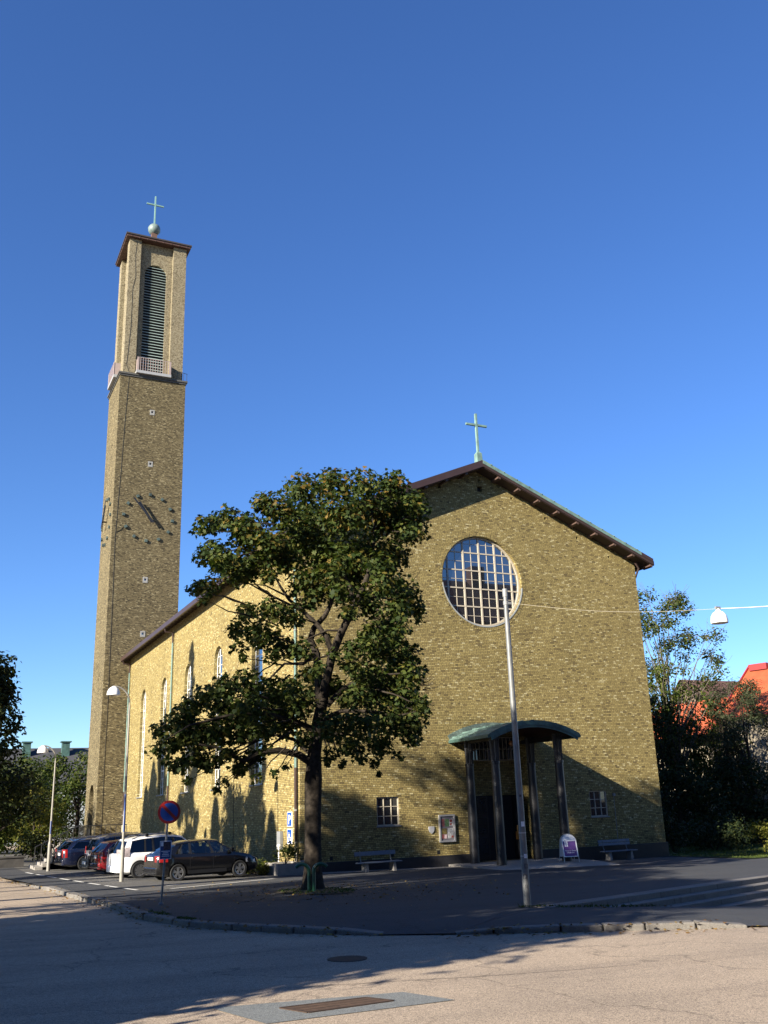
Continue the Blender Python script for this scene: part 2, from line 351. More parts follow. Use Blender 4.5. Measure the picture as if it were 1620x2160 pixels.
# ------------------------------------------------------------------ the ground
def grid_fill(name, outline, hf, mat, step=1.2, z=0.0, kind='structure'):
    xs = [p[0] for p in outline]; ys = [p[1] for p in outline]
    vs = []; n0 = 0
    pts = []
    for i in range(len(outline)):
        a = Vector(outline[i]); b = Vector(outline[(i+1) % len(outline)]); k = max(1, int((b-a).length/(step*1.5)))
        for j in range(k): pts.append(a.lerp(b, j/k))
    nb = len(pts); edges = [(i, (i+1) % nb) for i in range(nb)]
    x = min(xs)+step*0.37
    while x < max(xs):
        y = min(ys)+step*0.41
        while y < max(ys): pts.append(Vector((x, y))); y += step
        x += step
    ov, oe, of, *_ = delaunay_2d_cdt(pts, edges, [], 1, 1e-5)
    m = M(); m.add([(p.x, p.y, hf(p.x, p.y)+z) for p in ov], [tuple(f) for f in of])
    me_o = m.build(name, mat, org=(0, 0, 0), fix=False)
    for f in me_o.data.polygons:
        if f.normal.z < 0: f.flip()
    me_o.data.update()
    if kind: me_o['kind'] = kind
    return me_o
xs = [-1500, -600, -250, -120, -60]+[-40+i*2.0 for i in range(51)]+[70, 90, 130, 260, 600, 1500]
ys = [-1500, -600, -200, -80]+[-40+i*2.0 for i in range(71)]+[112, 130, 180, 320, 700, 1500]
m = M(); nx = len(xs)
m.add([(x, y, road_h(x, y)) for y in ys for x in xs], [(j*nx+i, j*nx+i+1, (j+1)*nx+i+1, (j+1)*nx+i) for j in range(len(ys)-1) for i in range(nx-1)])
tag(m.build('road', ROAD, org=(0, 0, 0)), kind='structure')
KL = [(3.0, 62), (3.57, 47.8), (4.1, 43.0), (4.54, 37.85), (4.73, 31.95), (4.89, 29.84), (4.98, 28.25), (4.93, 26.18), (4.88, 24.73), (4.93, 23.6), (5.33, 20.99), (5.87, 19.72), (6.65, 18.31), (7.78, 16.89)]
KR = [(8.92, 16.12), (9.55, 15.85), (10.6, 15.25), (11.95, 14.6), (13.55, 13.75)]
ST0 = (12.43, 18.86)
def along(s, o=0.0): return (ST0[0]+SD[0]*s+SD[1]*o, ST0[1]+SD[1]*s-SD[0]*o)   # o = towards the street
grid_fill('forecourt', [KL[0]]+KL[1:]+[KR[0], ST0, along(13.5), along(45), (55, 90), (3.0, 90)], lambda x, y: ground(x, y)-dip(x, y), PAVE)
grid_fill('pavement', KR+[(17, 12.3), (30, 8.2), (52, 0), (60, 20), along(45), along(13.5), ST0], lambda x, y: ground(x, y)-drop(x, y)-0.004-dip(x, y), PAVE)
grid_fill('parking_area', [(4.9, 60), (4.95, 50.8), (6.9, 32.9), (7.9, 33.4), (12.7, 36.6), (13.2, 40.2), (14.5, 41), (14.5, 79), (4.9, 79)], ground, PARK, z=0.006)
grid_fill('paving_strip', [(15.6, 38.6), (22.0, 38.7), (22.0, 39.7), (15.2, 39.7), (14.9, 38.9)], ground, PAVING, z=0.006, step=0.8)
PATCH2 = ground_mat('dark_patch_asphalt', (0.018, 0.018, 0.02), (0.075, 0.076, 0.08), 120, patch=.3)
grid_fill('asphalt_patch', [(18.0, 33.6), (23.6, 33.2), (29.5, 33.9), (29.8, 34.6), (24.0, 34.75), (18.2, 34.9)], ground, PATCH2, z=0.005, step=.8)
grid_fill('asphalt_patch', [(7.2, 26.2), (9.6, 25.2), (10.3, 27.0), (7.9, 28.0)], ground, PATCH2, z=0.005, step=.6)
def strip(pts, w, hf, z, m=None):
    m = m or M()
    for a, b in zip(pts[:-1], pts[1:]):
        a = Vector(a); b = Vector(b); k = max(1, int((b-a).length/1.0)); d = (b-a).normalized(); nrm = Vector((-d.y, d.x))*w/2
        for j in range(k):
            p = a.lerp(b, j/k); q = a.lerp(b, (j+1)/k)
            m.add([(*c, hf(*c)+z) for c in [p-nrm, q-nrm, q+nrm, p+nrm]], [(0, 1, 2, 3)])
    return m
dash = M(); A = Vector((4.95, 50.8)); B = Vector((6.85, 33.0)); L = (B-A).length; s = 0.0
while s < L:
    strip([A.lerp(B, s/L), A.lerp(B, min(1, (s+1.5)/L))], 0.14, ground, 0.012, dash); s += 2.25
strip([(7.85, 33.5), (12.5, 36.65)], 0.13, ground, 0.012, dash)
strip([(8.1, 35.3), (9.5, 36.6)], 0.09, ground, 0.012, dash)
for yy in (39.4, 42.2, 45.2, 48.2): strip([(6.6, yy+1.2), (11.6, yy+2.6)], 0.1, ground, 0.012, dash)
strip([(16.2, 11.3), (21.0, 9.9)], 0.14, road_h, 0.012, dash)
tag(dash.build('parking_lines', LINEW, org=(9, 40, -0.8)), kind='structure')
sm_ = M(); wav = lambda a, b: [(a[0]+(b[0]-a[0])*t+.05*math.sin(9*t+a[0]), a[1]+(b[1]-a[1])*t+.06*math.sin(13*t)) for t in [i/24 for i in range(25)]]
for a_, b_ in (((-3, 13.4), (9, 11.2)), ((-4, 19.5), (5, 17.2))): strip(wav(a_, b_), .012, road_h, .005, sm_)
tag(sm_.build('road_seams', plain('tar', (.035, .03, .028), .6, .4), org=(5, 10, -.3)), kind='structure')
def kerb(pts, w=0.30, name='kerb'):
    m = M(); prev = None
    out = []
    for a, b in zip(pts[:-1], pts[1:]):
        a = Vector(a); b = Vector(b); k = max(1, round((b-a).length/0.95))
        for j in range(k): out.append((a.lerp(b, (j+0.018)/k), a.lerp(b, (j+0.982)/k)))
    for a, b in out:
        d = (b-a).normalized(); nrm = Vector((-d.y, d.x))
        if nrm.dot(Vector((12, 30))-a) < 0: nrm = -nrm
        h0 = lambda p: ground(*p)-drop(*p)-dip(*p)+0.012+rnd.uniform(-.009, .007)
        jo = rnd.uniform(-.012, .012); oa, ob = a-nrm*(0.03+jo), b-nrm*(0.03+jo); ia, ib = a+nrm*(w-.03), b+nrm*(w-.03)
        za, zb = h0(a), h0(b)
        m.hexa([(*oa, za-.35), (*ob, zb-.35), (*ib, zb-.35), (*ia, za-.35), (*oa, za), (*ob, zb), (*ib, zb), (*ia, za)])
    return tag(m.build(name, GRANITE, org=(pts[0][0], pts[0][1], ground(*pts[0])), bevel=0.03), kind='structure')
kerb(KL); kerb(KR)
# stone steps between the forecourt and the lower pavement
m = M()
for k, s0 in ((0, 0.15), (1, 1.9), (2, 3.9), (3, 6.0), (4, 8.2)):
    s = s0
    while s < 40:
        e = s+1.75; o0, o1 = (-0.12, 0.34) if k == 0 else (0.34+0.36*(k-1), 0.34+0.36*k)
        p = [along(s+.006, o0), along(e-.006, o0), along(e-.006, o1), along(s+.006, o1)]
        z0 = ground(*along(s, 0))+0.016-0.14*k; z1 = ground(*along(e, 0))+0.016-0.14*k
        if k > 0: p[0] = along(s+.006, o0-0.06); p[1] = along(e-.006, o0-0.06)
        m.hexa([(*p[0], z0-.5), (*p[1], z1-.5), (*p[2], z1-.5), (*p[3], z0-.5), (*p[0], z0), (*p[1], z1), (*p[2], z1), (*p[3], z0)])
        s = e
tag(m.build('stone_steps', GRANITE, org=(12.5, 19, -0.6), bevel=0.015), kind='structure')
# the drain grate in its asphalt patch
patch = [(3.12, 11.28), (3.36, 10.06), (5.6, 10.2), (5.36, 11.02)]
grid_fill('road_patch', patch, road_h, PATCH, step=0.5, z=0.006)
def tilt(a, b, w, m, hf, z, h):
    a = Vector(a); b = Vector(b); d = (b-a).normalized(); nrm = Vector((-d.y, d.x))*w/2
    q = [a-nrm, b-nrm, b+nrm, a+nrm]
    m.hexa([(*c, hf(*c)+z-h) for c in q]+[(*c, hf(*c)+z) for c in q])
gr = thing('drain_grate', 'rusty slotted iron drain grate set in a grey patch of the pink road', 'drain grate', (4.37, 10.64, road_h(4.37, 10.64)))
c0, c1, c2, c3 = [Vector(p) for p in [(3.77, 10.81), (3.93, 10.38), (4.99, 10.52), (4.82, 10.88)]]
m = M()
for a, b in ((c0, c1), (c1, c2), (c2, c3), (c3, c0)): tilt(a, b, 0.04, m, road_h, 0.016, 0.03)
m.build('frame', RUST, gr)
m = M()
for i in range(1, 46):
    t = i/46; tilt(c0.lerp(c3, t), c1.lerp(c2, t), 0.011, m, road_h, 0.013, 0.03)
for t in (0.33, 0.66): tilt(c0.lerp(c1, t), c3.lerp(c2, t), 0.02, m, road_h, 0.014, 0.03)
m.build('slats', RUST, gr)
m = M(); m.add([(*c, road_h(*c)+0.008) for c in (c0, c1, c2, c3)], [(0, 1, 2, 3)]); m.build('pit', DARK, gr)
mh = V(6.0, 14.2, 0); m = M(); m.lathe([(0.0, 0.0), (0.3, 0.0), (0.3, 0.012), (0.26, 0.014), (0.0, 0.014)], (mh.x, mh.y, road_h(mh.x, mh.y)), 20)
tag(m.build('manhole_cover', RUST), 'round brown iron cover lying in the shaded part of the road', 'manhole cover')

# ------------------------------------------------------------------ walls with openings
def loop_area(p): return sum(p[i][0]*p[(i+1) % len(p)][1]-p[(i+1) % len(p)][0]*p[i][1] for i in range(len(p)))/2
def wall(m, outer, holes, mapf):
    """ holes: list of (loop, depth) """
    loops = [outer]+[h for h, d in holes]
    flat = [p for l in loops for p in l]
    tris = tessellate_polygon([[Vector((p[0], p[1], 0)) for p in l] for l in loops])
    m.add([mapf(u, v, 0) for u, v in flat], [tuple(t) for t in tris])
    for h, d in holes:
        n = len(h); m.add([mapf(u, v, 0) for u, v in h]+[mapf(u, v, d) for u, v in h], [(i, (i+1) % n, n+(i+1) % n, n+i) for i in range(n)])
def circ(cx, cy, r, n=64): return [(cx+r*math.cos(2*math.pi*i/n), cy+r*math.sin(2*math.pi*i/n)) for i in range(n)]
def arch(c, hw, z0, ztop, n=20):
    r = hw; zs = ztop-r
    return [(c-hw, z0), (c+hw, z0)]+[(c+r*math.cos(math.pi*i/n), zs+r*math.sin(math.pi*i/n)) for i in range(n+1)]
def rect(x0, z0, x1, z1): return [(x0, z0), (x1, z0), (x1, z1), (x0, z1)]
def ring(m, a, b, mapf, d0, d1):
    n = len(a)
    m.add([mapf(*p, d0) for p in a]+[mapf(*p, d0) for p in b]+[mapf(*p, d1) for p in a]+[mapf(*p, d1) for p in b],
          [(i, (i+1) % n, n+(i+1) % n, n+i) for i in range(n)]+[(n+i, n+(i+1) % n, 3*n+(i+1) % n, 3*n+i) for i in range(n)]+[(i, 2*n+i, 2*n+(i+1) % n, (i+1) % n) for i in range(n)])
def bar(m, u0, v0, u1, v1, mapf, d0, d1): m.prism(rect(u0, v0, u1, v1), mapf, d0, d1)

# ------------------------------------------------------------------ the church
YF, XL, XR, ZB, XC = 39.76, 14.75, 34.45, -1.7, 24.6
YB = 80.0
church = thing('church', 'yellow brick gabled church with round window and copper edged roof', 'church', (XC, 60, -0.95))
F = lambda u, v, d: (u, YF+d, v)          # front face, d inward
LW = lambda u, v, d: (XL+d, u, v)         # side face
PITCH = 0.42
def under(x): return 18.22-PITCH*abs(x-XC)
vents = [(24.78, 17.72, .14), (24.78, 17.25, .3), (22.4, 17.1, .14), (26.7, 16.95, .13), (28.75, 16.05, .13), (30.72, 15.15, .13), (32.75, 14.25, .13), (21.6, 12.65, .1), (20.0, 4.6, .08), (29.6, 8.1, .07)]
RW = (24.6, 12.36, 2.31)
holes = [(circ(*RW), 0.28), (rect(18.36, 0.84, 19.47, 2.06), 0.14), (rect(29.96, 0.84, 31.02, 2.05), 0.14), (rect(23.4, -0.92, 26.4, 4.75), 0.55)]
holes += [(rect(x-w/2, z-w/2, x+w/2, z+w/2), 0.2) for x, z, w in vents]
m = M()
wall(m, [(XL, -0.53), (23.4-.01, -0.53), (23.4-.01, -0.97), (26.41, -0.97), (26.41, -0.53), (XR, -0.53), (XR, under(XR)), (XC, under(XC)), (XL, under(XL))], [h if i != 3 else (rect(23.4, -0.92, 26.4, 4.75), 0.55) for i, h in enumerate(holes)], F)
AW = [(73.85, .87), (66.9, .87), (60.1, .87), (53.1, .87), (45.85, .87)]
wall(m, [(YF, -1.6), (YB, -1.6), (YB, under(XL)), (YF, under(XL))], [(arch(c, hw, 2.88, 10.79), 0.26) for c, hw in AW], LW)
m.add([(XR, YF, ZB), (XR, YB, ZB), (XR, YB, under(XR)), (XR, YF, under(XR))], [(0, 1, 2, 3)])
m.add([(XL, YB, ZB), (XR, YB, ZB), (XR, YB, under(XR)), (XC, YB, under(XC)), (XL, YB, under(XL))], [(0, 1, 2, 3, 4)])
# recess back wall
def R2(u, v, d): return (u, YF+0.55+d, v)
wall(m, rect(23.4, -0.92, 26.4, 4.75), [(rect(23.55, -0.91, 26.25, 2.0), 0.06), (rect(23.65, 3.6, 26.15, 4.7), 0.1)], R2)
m.build('brick_wall', BRICK, church)
m = M()
for x, z, w in vents: m = M(); bar(m, x-w/2, z-w/2, x+w/2, z+w/2, F, 0.2, 0.24); m.build('wall_vent', DARK, church)
m = M()
m.box(XL-.05, YF-.07, ZB, 23.38, YF+.1, -0.53); m.box(26.42, YF-.07, ZB, XR+.07, YF+.1, -0.53); m.box(XR-.03, YF+.101, ZB, XR+.07, YB, -0.53)
m.build('plinth', PLINTH, church, bevel=0.01)
# round window
rw = None
m = M(); ring(m, circ(RW[0], RW[1], 2.305), circ(RW[0], RW[1], 2.22), F, 0.17, 0.27)
for k in range(5):
    u = RW[0]-1.88+0.935*k; h = math.sqrt(2.24**2-(u-RW[0])**2); bar(m, u-.042, RW[1]-h, u+.042, RW[1]+h, F, 0.20, 0.26)
for k in range(4):
    v = RW[1]-1.32+0.925*k; h = math.sqrt(2.24**2-(v-RW[1])**2); bar(m, RW[0]-h, v-.032, RW[0]+h, v+.032, F, 0.21, 0.258)
for k in range(6):
    u = RW[0]-2.347+0.935*k
    if abs(u-RW[0]) < 2.2:
        h = math.sqrt(2.24**2-(u-RW[0])**2); bar(m, u-.014, RW[1]-h, u+.014, RW[1]+h, F, 0.225, 0.254)
for k in range(5):
    v = RW[1]-1.7825+0.925*k; h = math.sqrt(2.24**2-(v-RW[1])**2); bar(m, RW[0]-h, v-.012, RW[0]+h, v+.012, F, 0.23, 0.252)
rw = m.build('round_window', CREAM, church)
m = M(); m.prism(circ(RW[0], RW[1], 2.3), F, 0.245, 0.2485); m.build('pane', WGLASS, rw)
m = M(); m.prism([p for p in circ(RW[0], RW[1]-.02, 2.36)[33:64]]+[p for p in reversed(circ(RW[0], RW[1]+.0, 2.31)[33:64])], F, -0.03, 0.1); m.build('sill_flashing', plain('pale_zinc', (.40, .42, .40), .5, .1), rw)
m = M()
for i in range(72):
    a0, a1 = 2*math.pi*(i+.06)/72, 2*math.pi*(i+.94)/72
    m.prism([(RW[0]+r*math.cos(a), RW[1]+r*math.sin(a)) for r, a in ((2.33, a0), (2.33, a1), (2.56, a1), (2.56, a0))], F, -0.012, 0.05)
m.build('brick_ring', BRICK, church)
# small windows
for x0, x1 in ((18.36, 19.47), (29.96, 31.02)):
    m = M(); z0, z1 = 0.84, 2.06; w = .05
    ring(m, rect(x0, z0, x1, z1), rect(x0+w, z0+w, x1-w, z1-w), F, 0.05, 0.13)
    for k in (1, 2):
        u = x0+(x1-x0)*k/3; bar(m, u-.016, z0+w, u+.016, z1-w, F, 0.066, 0.122); v = z0+(z1-z0)*k/3; bar(m, x0+w, v-.014, x1-w, v+.014, F, 0.07, 0.119)
    wo = m.build('square_window', CREAM, church)
    m = M(); m.prism(rect(x0+.02, z0+.02, x1-.02, z1-.02), F, 0.10, 0.104); m.build('pane', WGLASS, wo)
    m = M(); m.box(x0-.04, YF-.05, z0-.05, x1+.05, YF+.1, z0-.002); m.build('sill', GREYP, wo, bevel=.006)
# tall arched windows in the side wall
for c, hw in AW:
    m = M(); w = 0.045; z0, zt = 2.88, 10.79
    ring(m, arch(c, hw, z0, zt), arch(c, hw-w, z0+w, zt-w), LW, 0.198, 0.24)
    for k in (-1, 1):
        u = c+k*hw/3; h = zt-hw+math.sqrt((hw-w/2)**2-(u-c)**2); bar(m, u-.022, z0+w, u+.022, h, LW, 0.19, 0.232)
    nrow = 15
    for k in range(1, nrow):
        v = z0+(zt-z0)*k/nrow; t = 0.035 if k % 3 == 0 else 0.012
        hh = hw-w/2 if v < zt-hw else math.sqrt(max(0.01, (hw-w/2)**2-(v-(zt-hw))**2))
        bar(m, c-hh, v-t, c+hh, v+t, LW, 0.193 if t > .03 else .197, 0.228)
    wo = m.build('arched_window', WHITEP, church)
    m = M(); m.prism(arch(c, hw-.01, z0+.01, zt-.01), LW, 0.209, 0.213); m.build('pane', AGLASS, wo)
    m = M(); m.box(XL-.09, c-hw-.05, z0-.07, XL+.13, c+hw+.05, z0-.005); m.build('sill', GREYP, wo, bevel=.006)
# roof
FO, EO = 0.78, 0.66
def slab(m, sgn, t0, t1, y0, y1, x_in=0.0, x_out=None):
    xo = (XR-XC)+EO if x_out is None else x_out
    p = []
    for t in (t0, t1):
        for x, y in ((x_in, y0), (xo, y0), (xo, y1), (x_in, y1)): p.append((XC+sgn*x, y, 18.22-PITCH*x+t))
    m.hexa(p)
m = M(); slab(m, -1, 0.004, 0.30, YF-FO+.05, YB+FO); m.build('roof_slope', BROWN, church)
m = M(); slab(m, 1, 0.004, 0.30, YF-FO+.05, YB+FO, x_in=0.002); m.build('roof_slope', COPPER, church)
for sg in (-1, 1):
    m = M(); slab(m, sg, -0.03, 0.003, YF-FO+.052, YF-.003, x_in=0.004); slab(m, sg, -0.03, 0.003, YF-.002, YB+FO, x_in=XR-XC+.06); m.build('soffit_boards', DKBROWN, church)
m = M(); slab(m, -1, 0.0, 0.36, YF-FO, YF-FO+.048, x_in=0.0, x_out=XR-XC+EO+.02)
m.build('verge_board', BROWN, church)
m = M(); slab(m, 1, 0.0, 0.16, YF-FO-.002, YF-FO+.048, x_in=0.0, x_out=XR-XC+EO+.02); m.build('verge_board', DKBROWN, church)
m = M(); slab(m, 1, 0.162, 0.36, YF-FO-.02, YF-FO+.046, x_in=0.0, x_out=XR-XC+EO-.75)
for k in range(14):
    x = 0.5+k*0.75
    if x < 9.6: slab(m, 1, 0.30, 0.40, YF-FO-.02, YF-FO+.1, x_in=x, x_out=x+.05)
m.build('copper_edge', COPPER, church)
m = M(); slab(m, 1, 0.162, 0.35, YF-FO-.02, YF-FO+.046, x_in=XR-XC+EO-.748, x_out=XR-XC+EO+.02); m.build('gutter_end', BROWN, church)
for k in range(9):
    for sg in (-1, 1):
        m = M(); x = 0.9+k*1.18; slab(m, sg, -0.13, 0.002, YF-FO+.06, YF-.002, x_in=x, x_out=x+.15); m.build('verge_bracket', RAFTER, church)
y = YF+.4
while y < YB:
    m = M(); xo = XR-XC+EO; m.hexa([(XC-xi, yy, 18.22-PITCH*xi+t) for t in (-.12, .002) for xi, yy in ((xo-.62, y), (xo-.06, y), (xo-.06, y+.12), (xo-.62, y+.12))]); m.build('eave_rafter', DKBROWN, church); y += 0.9
xo = XR-XC+EO; ze = 18.22-PITCH*xo
m = M(); m.box(XC-xo-.12, YF-FO+.05, ze-.02, XC-xo-.003, YB+FO, ze+.30); m.build('gutter', BROWN, church, bevel=.02)
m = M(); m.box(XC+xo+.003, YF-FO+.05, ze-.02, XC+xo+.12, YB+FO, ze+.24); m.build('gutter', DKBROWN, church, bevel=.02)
# downpipes
def downpipe(y, white_top, copper_from):
    px = XL-.1; zt = under(XL)-.55
    m = M(); m.tube([(XC-xo+.0, y-.0, ze-.02), (XC-xo+.02, y, ze-.25), (px, y, zt), (px, y, copper_from)], 0.06, 8)
    p = m.build('downpipe', BROWN if copper_from > 9 else COPPER, church, smooth=True)
    if copper_from > 9:
        m = M(); m.tube([(px, y, copper_from), (px, y, 3.4)], 0.06, 8); m.build('copper_length', COPPER, p, smooth=True)
        z = 3.4
    else: z = copper_from
    m = M(); m.tube([(px, y, z), (px, y, white_top)], 0.062, 8); m.build('brown_length', BROWN, p, smooth=True)
    m = M(); m.tube([(px, y, white_top), (px, y, ground(px, y))], 0.075, 8); m.build('white_foot', CREAM, p, smooth=True)
    for zz in (1.6, 4.2, 6.8, 9.4, 12.0): m = M(); m.tube([(px, y, zz), (px, y, zz+.07)], 0.075, 8); m.build('pipe_clip', GREYP, p, smooth=True)
downpipe(40.0, 0.35, 12.6); downpipe(64.3, 0.2, 12.8); downpipe(79.55, 0.9, 12.8)
m = M(); m.tube([(XL-.03, 40.35, 14.0), (XL-.03, 40.35, -0.9)], 0.02, 6); m.build('cable', BLACKM, church)
m = M(); m.tube([(XL-.015, 49.6, -0.9), (XL-.015, 49.6, 4.6)], 0.015, 5); m.build('cable', BLACKM, church)
m = M(); m.tube([(31.42, YF-.03, 1.78), (31.42, YF-.03, -0.5)], 0.014, 6); m.rbox((31.42, YF-.06, 1.85), (.12, .1, .12)); m.build('wall_conduit', GREYP, church)
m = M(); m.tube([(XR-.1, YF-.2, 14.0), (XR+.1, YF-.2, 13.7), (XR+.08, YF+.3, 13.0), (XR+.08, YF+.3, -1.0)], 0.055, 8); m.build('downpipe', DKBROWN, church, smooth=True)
for x in (16.15, 19.05, 21.35): m = M(); m.box(x-.07, YF-.012, -0.46, x+.07, YF+.03, -0.30); m.build('air_brick', DARK, church)
# cross on the ridge
yc = YF-.36
m = M(); m.hexa([(XC-.17, yc-.17, 18.3), (XC+.17, yc-.17, 18.3), (XC+.17, yc+.17, 18.3), (XC-.17, yc+.17, 18.3), (XC-.15, yc-.15, 19.05), (XC+.15, yc-.15, 19.05), (XC+.15, yc+.15, 19.05), (XC-.15, yc+.15, 19.05)])
m.hexa([(XC-.15, yc-.15, 19.05), (XC+.15, yc-.15, 19.05), (XC+.15, yc+.15, 19.05), (XC-.15, yc+.15, 19.05), (XC-.075, yc-.075, 19.16), (XC+.075, yc-.075, 19.16), (XC+.075, yc+.075, 19.16), (XC-.075, yc+.075, 19.16)])
m.box(XC-.06, yc-.06, 19.1, XC+.06, yc+.06, 21.32); m.box(XC-.63, yc-.055, 20.62, XC+.63, yc+.055, 20.73)
m.build('ridge_cross', COPPER, church, bevel=.008)
# doors in the recess
m = M(); m.box(23.56, YF+.57, -.9, 24.42, YF+.62, 1.98); dl = m.build('door_leaf', plain('black_door', (0.012, 0.013, 0.016), 0.3, 0.3, 3.0), church, bevel=.01)
m = M()
for z in (-.6, .3, 1.2): m.box(23.66, YF+.555, z, 24.32, YF+.569, z+.7)
m.build('door_panel', plain('black_door_panel', (0.014, 0.022, 0.028), 0.22, 0.4, 2.0), dl, bevel=.01)
m = M(); m.rbox((25.9, YF+.35, .54), (.06, .74, 2.86), 0.25); dr = m.build('door_leaf', MATS['black_door'], church, bevel=.01)
m = M(); m.tube([(25.72, YF+.12, .0), (25.68, YF+.08, .1), (25.68, YF+.08, .5), (25.72, YF+.12, .6)], .022, 8); m.rbox((25.78, YF+.2, .15), (.02, .3, .35), 0.25); m.build('door_handle', BRASS, dr, smooth=True)
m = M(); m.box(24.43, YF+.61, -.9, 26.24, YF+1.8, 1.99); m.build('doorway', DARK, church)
m = M(); 
for k in range(12):
    u = 23.7+k*.22; bar(m, u-.015, 3.62, u+.015, 4.69, R2, -0.01, 0.03)
bar(m, 23.66, 3.6, 26.14, 3.64, R2, -0.02, 0.04); bar(m, 23.66, 4.12, 26.14, 4.15, R2, -0.016, 0.034); bar(m, 23.66, 4.66, 26.14, 4.7, R2, -0.02, 0.04)
gw = m.build('transom_window', CREAM, church)
m = M(); m.prism(rect(23.66, 3.61, 26.14, 4.69), R2, 0.06, 0.065); m.build('pane', WGLASS, gw)

# ------------------------------------------------------------------ the portico
PZ = -0.93
portico = thing('portico', 'entrance portico with barrel shaped green copper canopy on four dark columns', 'portico', (24.6, 38, PZ))
m = M(); m.hexa([(21.7, 34.9, -1.4), (27.6, 34.9, -1.4), (27.4, YF-.075, -1.4), (21.8, YF-.075, -1.4), (21.7, 34.9, ground(21.7, 34.9)+.01), (27.6, 34.9, ground(27.6, 34.9)+.01), (27.4, 36.3, PZ+.012), (21.8, 36.3, PZ+.012)]); m.box(21.8, 36.301, -1.4, 27.4, YF-.075, PZ+.013); m.build('threshold_slab', PAVING, portico, bevel=.01)
for cx, cy in ((22.9, 39.2), (22.9, 36.95), (26.3, 39.2), (26.3, 36.95)):
    m = M(); m.lathe([(.218, PZ), (.218, PZ+.02), (.212, 1.0), (.188, 3.3)], (cx, cy, 0), 28); col = m.build('column', COLUMNM, portico, smooth=True)
    m = M(); m.lathe([(.188, 3.3), (.212, 3.31), (.212, 3.42), (.19, 3.43)], (cx, cy, 0), 28); m.build('collar', COLUMNM, col, smooth=True)
    m = M(); m.lathe([(.18, 3.43), (.19, 3.7), (.22, 4.3), (.245, 4.6)], (cx, cy, 0), 32, flute=0.14); m.build('capital', COLUMNM, col)
RB, HWC = 5.25, 2.42; zc0 = 5.13-RB
def barrel(m, r0, r1, y0, y1, n=26):
    am = math.asin(HWC/RB); ps = [(-am+2*am*i/n) for i in range(n+1)]
    pr = lambda r, a, y: (24.63+r*math.sin(a), y, zc0+r*math.cos(a))
    vs = [pr(r, a, y) for a in ps for r, y in ((r0, y0), (r1, y0), (r1, y1), (r0, y1))]
    fs = [(0, 1, 2, 3), (4*n, 4*n+3, 4*n+2, 4*n+1)]
    for i in range(n):
        for k in range(4): fs.append((4*i+k, 4*i+(k+1) % 4, 4*i+4+(k+1) % 4, 4*i+4+k))
    m.add(vs, fs)
YP = 36.2
m = M(); barrel(m, RB-.06, RB, YP, YF-.01)
for i in range(9):
    a = math.asin(HWC/RB)*(-0.92+0.23*i); cs = V(24.63+(RB+.02)*math.sin(a), 0, zc0+(RB+.02)*math.cos(a))
    m.rbox((cs.x, (YP+YF)/2, cs.z), (.025, YF-YP-.03, .05))
can = m.build('canopy_roof', COPPER, portico)
m = M(); barrel(m, RB-.2, RB+.012, YP-.04, YP-.002); barrel(m, RB-.30, RB-.205, YP-.015, YP+.05); m.build('canopy_fascia', COPPERD, portico)
m = M(); barrel(m, RB-.12, RB-.062, YP+.0, YF-.011); m.build('canopy_soffit', plain('red_brown_soffit', (0.10, 0.035, 0.022), 0.6, 0.2), portico)
for sx in (-1, 1):
    m = M(); zt = zc0+math.sqrt(RB**2-HWC**2); m.hexa([(24.63+sx*(HWC-.12), YP, zt-.16), (24.63+sx*(HWC+.06), YP, zt-.16), (24.63+sx*(HWC+.06), YF-.012, zt-.16), (24.63+sx*(HWC-.12), YF-.012, zt-.16), (24.63+sx*(HWC-.12), YP, zt+.0), (24.63+sx*(HWC+.06), YP, zt-.03), (24.63+sx*(HWC+.06), YF-.012, zt-.03), (24.63+sx*(HWC-.12), YF-.012, zt+.0)]); m.build('canopy_gutter', COPPERD, portico, bevel=.01)
m = M(); barrel(m, RB+.002, RB+.22, YF-.035, YF-.006); m.build('wall_flashing', plain('mottled_copper', (0.14, 0.19, 0.16), 0.7, 0.6, 9.0), portico)
for sx in (22.9, 26.3): m = M(); m.box(sx-.13, 36.7, 4.32, sx+.13, YF-.02, 4.5); m.build('beam', COLUMNM, portico)
m = M(); m.lathe([(0.0, 0.0), (.11, .03), (.15, .14), (.11, .25), (0.0, .29)], (24.9, 38.6, 4.15), 16); ml = m.build('hanging_lamp', plain('amber_glass', (0.35, 0.16, 0.07), 0.25, 0.1), portico, smooth=True)
m = M(); m.tube([(24.9, 38.6, 4.4), (24.9, 38.6, 5.0)], .012, 6); m.build('lamp_rod', BLACKM, ml)

# ------------------------------------------------------------------ the tower
TX0, TX1, TY0, TY1 = 12.67, 18.62, 80.1, 85.9
tower = thing('bell_tower', 'tall square yellow brick bell tower with louvred belfry, clock and orb with cross', 'bell tower', ((TX0+TX1)/2, (TY0+TY1)/2, -0.9))
TF = lambda u, v, d: (u, TY0+d, v)
TL = lambda u, v, d: (TX0+d, u, v)
slits = [(15.67, 36.46), (15.7, 31.47), (15.69, 20.88), (15.68, 16.2)]
m = M()
wall(m, rect(TX0, -1.5, TX1, 39.7), [(rect(x-.17, z-.2, x+.17, z+.2), 0.3) for x, z in slits], TF)
NI = arch(82.9, 1.1, -1.2, 4.1)
wall(m, rect(TY0, -1.5, TY1, 39.7), [(NI, 0.5), (rect(82.4, 33.5, 82.7, 33.9), .2), (rect(82.4, 12.5, 82.7, 12.9), .2)], TL)
m.prism(NI, TL, 0.5, 0.52)
m.add([(TX1, TY0, -1.5), (TX1, TY1, -1.5), (TX1, TY1, 39.7), (TX1, TY0, 39.7)], [(0, 1, 2, 3)])
